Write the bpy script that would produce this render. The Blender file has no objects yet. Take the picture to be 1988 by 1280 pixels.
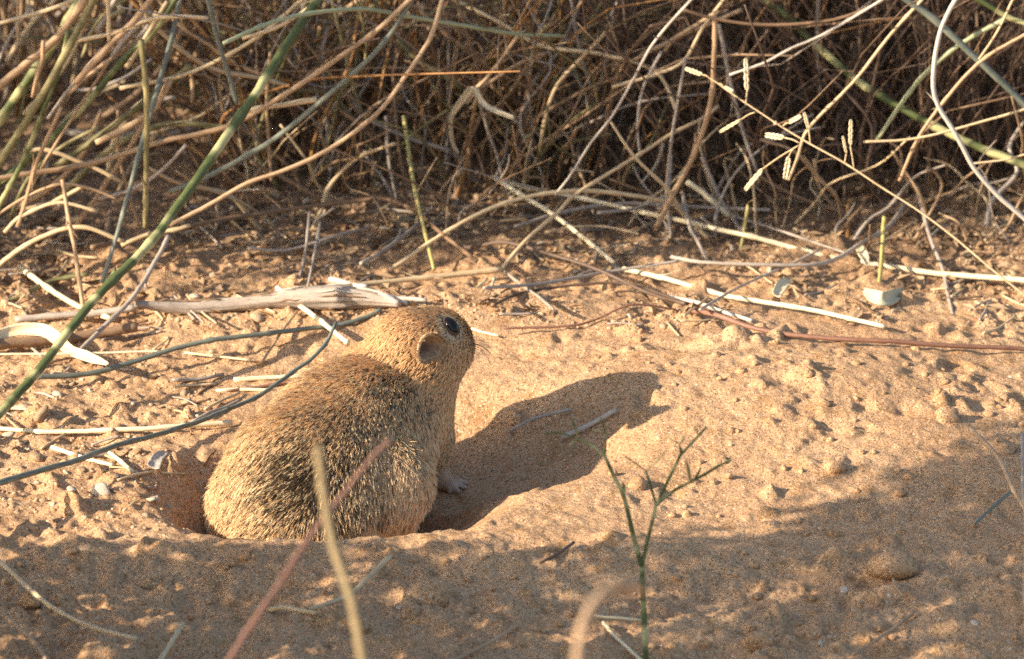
import bpy, bmesh, math, random
import numpy as np
from mathutils import Vector, Matrix
from mathutils.bvhtree import BVHTree

rng = np.random.default_rng(7)
random.seed(7)
R = math.radians
scene = bpy.context.scene
COL = scene.collection

# ------------------------------------------------------------------ camera, sky, sun, exposure
PITCH, DIST, MPP = R(20), 3.2, 0.0002          # metres per photograph pixel in the focal plane
AIM = np.array([0.0, 0.234, 0.0])
FWD = np.array([0, math.cos(PITCH), -math.sin(PITCH)])
UPV = np.array([0, math.sin(PITCH), math.cos(PITCH)])
CAM = AIM - DIST * FWD
cam = bpy.data.cameras.new('camera')
cam.sensor_width = 36
cam.lens = 36 * DIST / (1988 * MPP)
cam.clip_start, cam.clip_end = 0.05, 500
cam.dof.use_dof = True
cam.dof.focus_distance = DIST - 0.14
cam.dof.aperture_fstop = 22
cam_o = bpy.data.objects.new('camera', cam)
cam_o.location = CAM
cam_o.rotation_euler = (R(90) - PITCH, 0, 0)
COL.objects.link(cam_o)
scene.camera = cam_o

SUN_AZ, SUN_EL = R(24), R(24.5)                  # the light travels to +x, a little away from the camera
SUN_DIR = Vector((math.cos(SUN_AZ) * math.cos(SUN_EL), math.sin(SUN_AZ) * math.cos(SUN_EL), -math.sin(SUN_EL)))
world = bpy.data.worlds.new('World')
scene.world = world
world.use_nodes = True
wn = world.node_tree
sky = wn.nodes.new('ShaderNodeTexSky')
sky.sky_type = 'NISHITA'
sky.sun_disc = False
sky.sun_elevation = SUN_EL
sky.sun_rotation = math.atan2(-SUN_DIR.x, -SUN_DIR.y)
sky.dust_density = 2.0
wn.links.new(sky.outputs[0], wn.nodes['Background'].inputs[0])
wn.nodes['Background'].inputs[1].default_value = 0.115
sun = bpy.data.lights.new('sun', 'SUN')
sun.energy = 4.4
sun.angle = R(0.5)
sun.color = (1.0, 0.86, 0.68)
sun_o = bpy.data.objects.new('sun', sun)
sun_o.rotation_euler = SUN_DIR.to_track_quat('-Z', 'Y').to_euler()
sun_o.location = (-2, -0.5, 1)
COL.objects.link(sun_o)
scene.view_settings.view_transform = 'Standard'
scene.view_settings.look = 'None'
scene.view_settings.exposure = 1.22
scene.view_settings.gamma = 1
scene.cycles.max_bounces = 8
scene.cycles.use_denoising = False

def ray(px, py):
    return DIST * FWD + np.array([(px - 994) * MPP, 0, 0]) + (640 - py) * MPP * UPV
def at(px, py, Y):
    d = ray(px, py)
    return CAM + d * ((Y - CAM[1]) / d[1])
def atz(px, py, z):
    d = ray(px, py)
    return CAM + d * ((z - CAM[2]) / d[2])

# ------------------------------------------------------------------ noise
def _hash(ix, iy, seed):
    h = (ix.astype(np.int64) * 374761393 + iy.astype(np.int64) * 668265263 + seed * 974634777) & 0xffffffff
    h = ((h ^ (h >> 13)) * 1274126177) & 0xffffffff
    h = ((h ^ (h >> 16)) * 2246822519) & 0xffffffff
    return ((h ^ (h >> 15)) & 0xffffff) / float(0xffffff)
def vnoise(x, y, seed=0):
    x0, y0 = np.floor(x), np.floor(y)
    fx, fy = x - x0, y - y0
    fx, fy = fx * fx * fx * (fx * (fx * 6 - 15) + 10), fy * fy * fy * (fy * (fy * 6 - 15) + 10)
    a, b = _hash(x0, y0, seed), _hash(x0 + 1, y0, seed)
    c, d = _hash(x0, y0 + 1, seed), _hash(x0 + 1, y0 + 1, seed)
    return (a + (b - a) * fx) * (1 - fy) + (c + (d - c) * fx) * fy - 0.5
def fbm(x, y, scale, octaves, seed=0, gain=0.5):
    v, a, f = 0, 1.0, 1.0 / scale
    for o in range(octaves):
        c, s = math.cos(o * 1.1), math.sin(o * 1.1)
        v = v + a * vnoise((x * c - y * s) * f + 17.3 * o, (x * s + y * c) * f, seed + o)
        a *= gain
        f *= 2.03
    return v
def sstep(a, b, v):
    t = np.clip((v - a) / (b - a), 0, 1)
    return t * t * (3 - 2 * t)

# ------------------------------------------------------------------ ground heights
def macro(x, y):
    q1 = np.sqrt(((x + 0.074) / np.where(x < -.074, 0.066, 0.086)) ** 2 + ((y - 0.058) / 0.060) ** 2)
    q2 = np.sqrt(((x + 0.018) / 0.085) ** 2 + ((y - 0.105) / 0.062) ** 2)
    d1 = 0.036 * (1 - sstep(0.25, 1.0, q1))
    d2 = 0.022 * (1 - sstep(0.15, 1.0, q2))
    z = -np.maximum(d1, d2) - 0.18 * np.minimum(d1, d2)
    z = z + 0.015 * np.exp(-(((x - 0.10) / 0.10) ** 2 + ((y - 0.150) / 0.075) ** 2))
    z = z + 0.006 * np.exp(-(((x - 0.22) / 0.07) ** 2 + ((y - 0.06) / 0.05) ** 2))
    z = z + 0.0045 * np.exp(-((y + 0.004) / 0.020) ** 2) * (1 - 0.6 * sstep(0.02, 0.12, x))
    z = z + 0.010 * np.exp(-(((x + 0.02) / 0.10) ** 2 + ((y - 0.235) / 0.03) ** 2))
    far = sstep(0.7, 3.0, np.hypot(x, y))
    lowf = fbm(x + 3.1, y + 1.7, 0.11, 3, 11) * 0.010
    fore = (1 - sstep(-0.06, 0.01, y))
    z = z + lowf * (0.35 + 0.65 * sstep(0.2, 0.35, y) + 0.3 * fore)
    z = z + fore * fbm(x, y, 0.035, 3, 23) * 0.0075
    z = z + far * fbm(x, y, 1.7, 4, 5) * 0.16
    return z

def axis(lo, hi, step, out_lo, out_hi):
    mid = np.arange(lo, hi + step / 2, step)
    def outward(dist):
        v, s = [], step
        c = 0.0
        while c < dist:
            s *= 1.22
            c += s
            v.append(c)
        return np.array(v)
    a, b = outward(out_lo), outward(out_hi)
    return np.concatenate([(lo - a)[::-1], mid, hi + b])
XS = axis(-0.27, 0.27, 0.0008, 60, 60)
YS = axis(-0.20, 0.66, 0.0013, 60, 90)
GX, GY = np.meshgrid(XS, YS)
GZ = macro(GX, GY)
near = (np.abs(GX) < 0.45) & (GY > -0.4) & (GY < 0.9)
fine = np.where(near, 1.0, 0.0)
rough = 0.35 + 0.75 * sstep(0.20, 0.30, GY + 0.25 * np.abs(GX - 0.02)) + 0.75 * (1 - sstep(-0.02, 0.01, GY)) + 0.6 * (1 - sstep(-0.15, -0.09, GX))
GZ = GZ + fine * rough * (fbm(GX, GY, 0.016, 4, 31) * 0.0030)
GZ = GZ + fine * (fbm(GX, GY, 0.0045, 3, 41) * (0.0010 + 0.0010 * sstep(.24, .32, GY) + .0008 * (1 - sstep(-.16, -.10, GX)) + .0008 * (1 - sstep(-.02, .01, GY))))
# wind and paw rippling, slanting ridges on the shaded front slope
rip = np.sin((GY * 0.95 - GX * 0.35 + 0.012 * fbm(GX, GY, 0.03, 2, 55)) / 0.0036)
GZ = GZ + fine * 0.0006 * rip * sstep(0.08, 0.3, fbm(GX, GY, 0.06, 2, 57) + 0.15) * (1 - sstep(0.0, 0.06, GY))
# crumbs and clods of sand pressed into the sheet
def crumb(cx, cy, r, h):
    i0, i1 = np.searchsorted(XS, [cx - r * 1.3, cx + r * 1.3])
    j0, j1 = np.searchsorted(YS, [cy - r * 1.3, cy + r * 1.3])
    if i1 <= i0 or j1 <= j0:
        return
    X, Y = GX[j0:j1, i0:i1], GY[j0:j1, i0:i1]
    a = rng.uniform(0, 6.28)
    th = np.arctan2(Y - cy, X - cx)
    q = np.hypot(X - cx, Y - cy) / (r * (1 + 0.18 * np.sin(2 * th + a) + 0.12 * np.sin(3 * th + 2 * a)))
    GZ[j0:j1, i0:i1] += h * np.clip(1 - q * q, 0, 1) ** .85
n_cr = 0
while n_cr < 6200:
    cx, cy = rng.uniform(-0.27, 0.27), rng.uniform(-0.2, 0.62)
    dens = 0.26 + 0.32 * (cx > 0.09) * (cy < 0.25) + 0.60 * (cy < 0.0) + 0.9 * (cy > 0.23) + 0.45 * (cx < -0.13)
    if vnoise(np.array(cx / 0.035), np.array(cy / 0.035), 77) + 0.5 > dens * 1.1:
        continue
    r = 0.0011 * (1 - rng.random()) ** -0.55
    r = min(r, 0.0042)
    crumb(cx, cy, r, r * rng.uniform(0.22, 0.55))
    n_cr += 1
# scuffs and pits: shallow hollows with a pushed-up rim
for k in range(130):
    cx, cy = rng.uniform(-.25, .25), rng.uniform(-.16, .30)
    if k < 12:
        q = atz(*[(1560, 800), (1620, 820), (1320, 680), (1430, 690), (1760, 790), (1900, 740), (1250, 930), (1540, 760), (1700, 700), (1830, 850), (60, 900), (150, 1000)][k], .01)
        cx, cy = q[0], q[1]
    if math.hypot(cx + .08, (cy - .06) * 1.3) < .075 and k >= 12:
        continue
    r = rng.uniform(.003, .009) * (1.3 if k < 12 else 1)
    h = -r * rng.uniform(.18, .38)
    crumb(cx + r * .5, cy + r * .2, r * .75, -h * .55)
    crumb(cx - r * .8, cy, r * .6, -h * .45)
    crumb(cx, cy, r, h)
# larger lumps seen in the photograph
for px, py, r in [(835, 1155, .0125), (1260, 1165, .006), (1730, 1085, .011), (1500, 1180, .010), (1475, 1250, .008), (1570, 905, .004),
                  (1630, 905, .005), (1720, 1040, .005), (60, 1160, .008), (100, 1150, .008), (1840, 800, .007), (1560, 770, .006),
                  (1870, 760, .007), (1950, 870, .006), (1330, 640, .009), (1240, 660, .008), (1500, 680, .008), (1440, 700, .008), (1280, 1140, .007),
                  (1010, 790, .006), (75, 790, .008), (190, 870, .007), (380, 800, .007), (330, 880, .006), (140, 970, .007), (45, 1010, .008)]:
    p = atz(px, py, 0.004)
    for k in range(16):
        q = r * rng.uniform(.18, .6)
        crumb(p[0] + rng.normal(0, r * .55), p[1] + rng.normal(0, r * .55), q, q * rng.uniform(.2, .5))

def H(x, y):
    x, y = np.asarray(x, float), np.asarray(y, float)
    i = np.clip(np.searchsorted(XS, x) - 1, 0, len(XS) - 2)
    j = np.clip(np.searchsorted(YS, y) - 1, 0, len(YS) - 2)
    fx = np.clip((x - XS[i]) / (XS[i + 1] - XS[i]), 0, 1)
    fy = np.clip((y - YS[j]) / (YS[j + 1] - YS[j]), 0, 1)
    return (GZ[j, i] * (1 - fx) + GZ[j, i + 1] * fx) * (1 - fy) + (GZ[j + 1, i] * (1 - fx) + GZ[j + 1, i + 1] * fx) * fy
_T = np.linspace(0.72, 1.4, 2200)
def ground_hit(px, py):
    d = ray(px, py)
    P = CAM[None, :] + _T[:, None] * d[None, :]
    below = np.nonzero(P[:, 2] < H(P[:, 0], P[:, 1]))[0]
    return P[below[0]] if len(below) else P[-1]

# ------------------------------------------------------------------ materials
def nt(name):
    m = bpy.data.materials.new(name)
    m.use_nodes = True
    t = m.node_tree
    return m, t, t.nodes['Principled BSDF']
def N(t, kind, **kw):
    n = t.nodes.new(kind)
    for k, v in kw.items():
        if k.startswith('i_'):
            n.inputs[k[2:].replace('_', ' ')].default_value = v
        else:
            setattr(n, k, v)
    return n
def mixc(t, fac, a, b, mode='MIX'):
    n = t.nodes.new('ShaderNodeMix')
    n.data_type = 'RGBA'
    n.blend_type = mode
    for s, v in ((0, fac), (6, a), (7, b)):
        if isinstance(v, bpy.types.NodeSocket):
            t.links.new(v, n.inputs[s])
        elif s == 0:
            n.inputs[s].default_value = v
        else:
            n.inputs[s].default_value = (*v, 1)
    return n.outputs[2]
def ramp(t, src, lo, hi):
    n = N(t, 'ShaderNodeMapRange', clamp=True)
    n.inputs['From Min'].default_value, n.inputs['From Max'].default_value = lo, hi
    t.links.new(src, n.inputs['Value'])
    return n.outputs[0]
def noise(t, vec, scale, detail=4, rough=0.6):
    n = N(t, 'ShaderNodeTexNoise', i_Scale=scale, i_Detail=detail, i_Roughness=rough)
    if vec is not None:
        t.links.new(vec, n.inputs['Vector'])
    return n.outputs['Fac']

def sand_material():
    m, t, b = nt('sand')
    co = N(t, 'ShaderNodeNewGeometry').outputs['Position']
    c = mixc(t, ramp(t, noise(t, co, 18, 5), .35, .68), (.53, .308, .162), (.62, .388, .215))
    c = mixc(t, ramp(t, noise(t, co, 90, 4), .52, .72), c, (.41, .22, .092))
    sep = N(t, 'ShaderNodeSeparateXYZ')                 # darker brown towards the back, its edge broken by noise
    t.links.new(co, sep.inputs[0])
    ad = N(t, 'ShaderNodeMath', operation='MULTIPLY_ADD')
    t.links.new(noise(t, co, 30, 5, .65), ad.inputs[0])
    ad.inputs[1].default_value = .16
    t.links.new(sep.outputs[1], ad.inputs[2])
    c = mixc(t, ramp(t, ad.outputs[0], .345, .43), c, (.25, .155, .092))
    grain = N(t, 'ShaderNodeTexVoronoi', i_Scale=1700.0)
    t.links.new(co, grain.inputs['Vector'])
    hsv = N(t, 'ShaderNodeSeparateColor')
    t.links.new(grain.outputs['Color'], hsv.inputs[0])
    c = mixc(t, ramp(t, hsv.outputs[0], .74, .95), c, (.24, .135, .062))
    c = mixc(t, ramp(t, hsv.outputs[1], .85, .97), c, (.70, .50, .29))
    c = mixc(t, ramp(t, hsv.outputs[2], .994, .996), c, (.74, .62, .46))
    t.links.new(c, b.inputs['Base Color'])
    b.inputs['Roughness'].default_value = 0.95
    b.inputs['Specular IOR Level'].default_value = 0.15
    n1 = noise(t, co, 420, 5, .7)
    n2 = N(t, 'ShaderNodeMath', operation='MULTIPLY_ADD')
    t.links.new(hsv.outputs[0], n2.inputs[0])
    n2.inputs[1].default_value = 0.30
    t.links.new(n1, n2.inputs[2])
    bp = N(t, 'ShaderNodeBump', i_Strength=1.0, i_Distance=0.0014)
    t.links.new(n2.outputs[0], bp.inputs['Height'])
    t.links.new(bp.outputs[0], b.inputs['Normal'])
    return m

def stem_material(name, c1, c2, band=None, rough=0.55, streak=1.0):
    """c1 to c2 by a per-thing random and fibre streaks; band: colour of paler joints along the stem"""
    m, t, b = nt(name)
    along = N(t, 'ShaderNodeAttribute', attribute_name='along').outputs['Fac']
    rnd = N(t, 'ShaderNodeObjectInfo').outputs['Random']
    around = N(t, 'ShaderNodeAttribute', attribute_name='around').outputs['Fac']
    comb = N(t, 'ShaderNodeCombineXYZ')
    for s, (src, k) in enumerate(((along, 60.0), (around, 2.2), (rnd, 37.0))):
        mu = N(t, 'ShaderNodeMath', operation='MULTIPLY')
        mu.inputs[1].default_value = k
        t.links.new(src, mu.inputs[0])
        t.links.new(mu.outputs[0], comb.inputs[s])
    f = noise(t, comb.outputs[0], 1.6, 4, .65)
    f2 = N(t, 'ShaderNodeMath', operation='MULTIPLY_ADD')
    t.links.new(rnd, f2.inputs[0])
    f2.inputs[1].default_value = .55
    t.links.new(ramp(t, f, .3, .75), f2.inputs[2])
    c = mixc(t, ramp(t, f2.outputs[0], .15, 1.2), c1, c2)
    sp = noise(t, comb.outputs[0], 9, 3, .7)
    c = mixc(t, ramp(t, sp, .56, .70), c, tuple(v * .5 for v in c1))
    c = mixc(t, ramp(t, noise(t, comb.outputs[0], 4.5, 5, .75), .55, .8), c, tuple(min(1, v * 1.25) for v in c2))
    if band:
        co2 = N(t, 'ShaderNodeCombineXYZ')
        for s, (src, k) in enumerate(((along, 75.0), (rnd, 91.0))):
            mu = N(t, 'ShaderNodeMath', operation='MULTIPLY')
            mu.inputs[1].default_value = k
            t.links.new(src, mu.inputs[0])
            t.links.new(mu.outputs[0], co2.inputs[s])
        bn = noise(t, co2.outputs[0], 1.0, 2, .5)
        c = mixc(t, ramp(t, bn, .47, .60), c, band)
    t.links.new(c, b.inputs['Base Color'])
    b.inputs['Roughness'].default_value = rough
    b.inputs['Specular IOR Level'].default_value = 0.35
    bp = N(t, 'ShaderNodeBump', i_Strength=0.8, i_Distance=0.0005)
    t.links.new(f, bp.inputs['Height'])
    t.links.new(bp.outputs[0], b.inputs['Normal'])
    return m
M = {
    'cream': stem_material('cream_straw', (.66, .52, .30), (.80, .70, .48)),
    'straw': stem_material('straw', (.48, .34, .185), (.68, .52, .31)),
    'tan': stem_material('tan_stem', (.34, .21, .115), (.52, .35, .20)),
    'brown': stem_material('brown_twig', (.17, .10, .055), (.30, .19, .11)),
    'dark': stem_material('dark_twig', (.07, .045, .03), (.17, .11, .075)),
    'grey': stem_material('grey_twig', (.30, .24, .19), (.46, .385, .31)),
    'silver': stem_material('silver_stem', (.42, .36, .29), (.60, .53, .44)),
    'red': stem_material('red_twig', (.20, .095, .06), (.32, .17, .11)),
    'green': stem_material('green_stalk', (.055, .075, .022), (.115, .135, .045), band=(.44, .41, .19)),
    'olive': stem_material('olive_stem', (.12, .115, .045), (.24, .20, .09), band=(.34, .28, .13)),
    'bluegrey': stem_material('blue_grey_stem', (.095, .115, .095), (.26, .265, .20)),
    'pgreen': stem_material('pale_green_stem', (.30, .33, .17), (.42, .42, .25)),
    'amber': stem_material('amber_stem', (.25, .115, .035), (.42, .22, .08)),
    'dull': stem_material('dull_stem', (.15, .11, .05), (.23, .165, .08)),
    'yellow': stem_material('yellow_green_stem', (.38, .30, .09), (.46, .40, .16)),
}
def stone_material(name, a, bcol, rough=.8):
    m, t, b = nt(name)
    rnd = N(t, 'ShaderNodeObjectInfo').outputs['Random']
    att = N(t, 'ShaderNodeAttribute', attribute_name='tone').outputs['Fac']
    ad = N(t, 'ShaderNodeMath', operation='ADD')
    t.links.new(rnd, ad.inputs[0])
    t.links.new(att, ad.inputs[1])
    fr = N(t, 'ShaderNodeMath', operation='FRACT')
    t.links.new(ad.outputs[0], fr.inputs[0])
    co = N(t, 'ShaderNodeTexCoord').outputs['Object']
    n = noise(t, co, 350, 5, .65)
    c = mixc(t, fr.outputs[0], a, bcol)
    c = mixc(t, ramp(t, n, .5, .75), c, tuple(v * .6 for v in a))
    t.links.new(c, b.inputs['Base Color'])
    b.inputs['Roughness'].default_value = rough
    bp = N(t, 'ShaderNodeBump', i_Strength=0.6, i_Distance=0.0006)
    t.links.new(n, bp.inputs['Height'])
    t.links.new(bp.outputs[0], b.inputs['Normal'])
    return m
M['pebble'] = stone_material('pebble', (.33, .195, .10), (.54, .39, .24), .9)
M['pale_stone'] = stone_material('pale_stone', (.56, .43, .29), (.72, .60, .45), .8)
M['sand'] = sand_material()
M['clod'] = M['sand']
def leaf_material(name, a, bcol, trans=0.25):
    m, t, b = nt(name)
    att = N(t, 'ShaderNodeAttribute', attribute_name='tone').outputs['Fac']
    t.links.new(mixc(t, att, a, bcol), b.inputs['Base Color'])
    b.inputs['Roughness'].default_value = .6
    return m
M['leaf'] = leaf_material('shrub_leaf', (.045, .065, .02), (.12, .13, .05))
M['husk'] = leaf_material('dry_husk', (.62, .50, .32), (.80, .72, .55))
M['dead_leaf'] = leaf_material('dead_leaf', (.20, .12, .06), (.42, .28, .15))
M['grey_leaf'] = leaf_material('grey_green_leaf', (.44, .41, .27), (.54, .49, .33))

# ------------------------------------------------------------------ mesh helpers
def link(name, me, mat, parent=None, loc=(0, 0, 0)):
    o = bpy.data.objects.new(name, me)
    COL.objects.link(o)
    o.location = loc
    if parent is not None:
        o.parent = parent
    if mat is not None and not me.materials:
        me.materials.append(mat)
    return o
def tag(o, label=None, cat=None, group=None, kind=None):
    for k, v in (('label', label), ('category', cat), ('group', group), ('kind', kind)):
        if v:
            o[k] = v
    return o
def empty(name, loc):
    o = bpy.data.objects.new(name, None)
    o.empty_display_size = 0.02
    COL.objects.link(o)
    o.location = loc
    return o
def spline(pts, n):
    """Catmull-Rom through pts, resampled evenly to n points"""
    P = np.asarray(pts, float)
    if len(P) == 2:
        return P[0] + (P[1] - P[0]) * np.linspace(0, 1, n)[:, None]
    E = np.vstack([2 * P[0] - P[1], P, 2 * P[-1] - P[-2]])
    out = []
    for i in range(1, len(E) - 2):
        t = np.linspace(0, 1, 12, endpoint=False)[:, None]
        a, b, c, d = E[i - 1], E[i], E[i + 1], E[i + 2]
        out.append(.5 * (2 * b + (c - a) * t + (2 * a - 5 * b + 4 * c - d) * t ** 2 + (3 * b - a - 3 * c + d) * t ** 3))
    S = np.vstack(out + [P[-1:]])
    L = np.concatenate([[0], np.cumsum(np.linalg.norm(np.diff(S, axis=0), axis=1))])
    u = np.linspace(0, L[-1], n)
    return np.stack([np.interp(u, L, S[:, k]) for k in range(3)], 1)
class Buf:
    """collects tubes, leaves and stones of ONE mesh"""
    def __init__(s):
        s.v, s.f, s.al, s.ar, s.tone, s.n = [], [], [], [], [], 0
    def add(s, v, f, al=None, ar=None, tone=0.0):
        v = np.asarray(v, float)
        s.v.append(v)
        s.f += [tuple(i + s.n for i in q) for q in f]
        s.al.append(np.zeros(len(v)) if al is None else al)
        s.ar.append(np.zeros(len(v)) if ar is None else ar)
        s.tone.append(np.full(len(v), tone))
        s.n += len(v)
    def tube(s, pts, rad, sides=7, flat=1.0, seed=None, wobble=0.0, nodes=0.0, cap=True):
        P = np.asarray(pts, float)
        n = len(P)
        r = np.interp(np.linspace(0, 1, n), np.linspace(0, 1, len(rad)), rad) if np.ndim(rad) else np.full(n, rad)
        T = np.gradient(P, axis=0)
        T /= np.linalg.norm(T, axis=1)[:, None] + 1e-12
        L = np.concatenate([[0], np.cumsum(np.linalg.norm(np.diff(P, axis=0), axis=1))])
        if wobble:
            r = r * (1 + wobble * rng.normal(0, 1, n))
        if nodes:
            ph = rng.uniform(0, nodes)
            dn = np.abs((L + ph) % nodes - nodes / 2)
            r = r * (1 + .28 * np.exp(-(dn / 0.0012) ** 2))
        u = np.cross(T[0], [0.13, 0.21, 1.0])
        u /= np.linalg.norm(u)
        V = []
        a = np.arange(sides) * 2 * math.pi / sides
        for i in range(n):
            u = u - T[i] * np.dot(u, T[i])
            u /= np.linalg.norm(u) + 1e-12
            w = np.cross(T[i], u)
            V.append(P[i] + r[i] * (np.cos(a)[:, None] * u + flat * np.sin(a)[:, None] * w))
        V = np.vstack(V)
        F = [(i * sides + k, i * sides + (k + 1) % sides, (i + 1) * sides + (k + 1) % sides, (i + 1) * sides + k)
             for i in range(n - 1) for k in range(sides)]
        if cap:
            F += [tuple(range(sides))[::-1], tuple((n - 1) * sides + k for k in range(sides))]
        s.add(V, F, np.repeat(L, sides), np.tile(np.minimum(np.arange(sides), sides - np.arange(sides)) / sides, n))
    def mesh(s, name, smooth=True, origin=None):
        me = bpy.data.meshes.new(name)
        V = np.vstack(s.v)
        if origin is not None:
            V = V - np.asarray(origin)
        me.from_pydata(V.tolist(), [], s.f)
        for nm, d in (('along', s.al), ('around', s.ar), ('tone', s.tone)):
            at_ = me.attributes.new(nm, 'FLOAT', 'POINT')
            at_.data.foreach_set('value', np.concatenate(d).astype(np.float32))
        if smooth:
            me.polygons.foreach_set('use_smooth', np.ones(len(me.polygons), bool))
        me.update()
        return me

ICO_V, ICO_F = None, None
def _ico(sub):
    bm = bmesh.new()
    bmesh.ops.create_icosphere(bm, subdivisions=sub, radius=1)
    v = np.array([x.co[:] for x in bm.verts])
    f = [tuple(x.index for x in q.verts) for q in bm.faces]
    bm.free()
    return v, f
ICO = {k: _ico(k) for k in (1, 2, 3)}
def stone_shape(sub, seed, angular=0.25, squash=(1, 1, .7)):
    r = np.random.default_rng(seed)
    v, f = ICO[sub]
    v = v.copy()
    k = np.ones(len(v))
    for _ in range(9):                                   # chip flats off
        d = r.normal(size=3)
        d /= np.linalg.norm(d)
        lim = r.uniform(.45, .9)
        h = v @ d
        v -= np.outer(np.clip(h - lim, 0, None), d) * (0.6 + angular)
    for _ in range(26):                                  # knobs and dents
        d = r.normal(size=3)
        d /= np.linalg.norm(d)
        un = v / np.linalg.norm(v, axis=1)[:, None]
        v = v + un * (r.uniform(-.16, .12) * np.exp(-((1 - un @ d) / r.uniform(.05, .2))))[:, None]
    v *= (1 + r.normal(0, .03, len(v)))[:, None]
    return v * np.asarray(squash), f

# ------------------------------------------------------------------ the ground
def build_ground():
    ny, nx = GZ.shape
    me = bpy.data.meshes.new('ground')
    co = np.stack([GX, GY, GZ], -1).reshape(-1, 3).astype(np.float32)
    me.vertices.add(len(co))
    me.vertices.foreach_set('co', co.ravel())
    idx = np.arange(nx * ny).reshape(ny, nx)
    q = np.stack([idx[:-1, :-1], idx[:-1, 1:], idx[1:, 1:], idx[1:, :-1]], -1).reshape(-1, 4).astype(np.int32)
    me.loops.add(q.size)
    me.loops.foreach_set('vertex_index', q.ravel())
    me.polygons.add(len(q))
    me.polygons.foreach_set('loop_start', np.arange(0, q.size, 4, dtype=np.int32))
    me.polygons.foreach_set('use_smooth', np.ones(len(q), bool))
    me.update(calc_edges=True)
    me.validate()
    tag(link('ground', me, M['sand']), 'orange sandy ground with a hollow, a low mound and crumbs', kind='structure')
build_ground()

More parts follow.
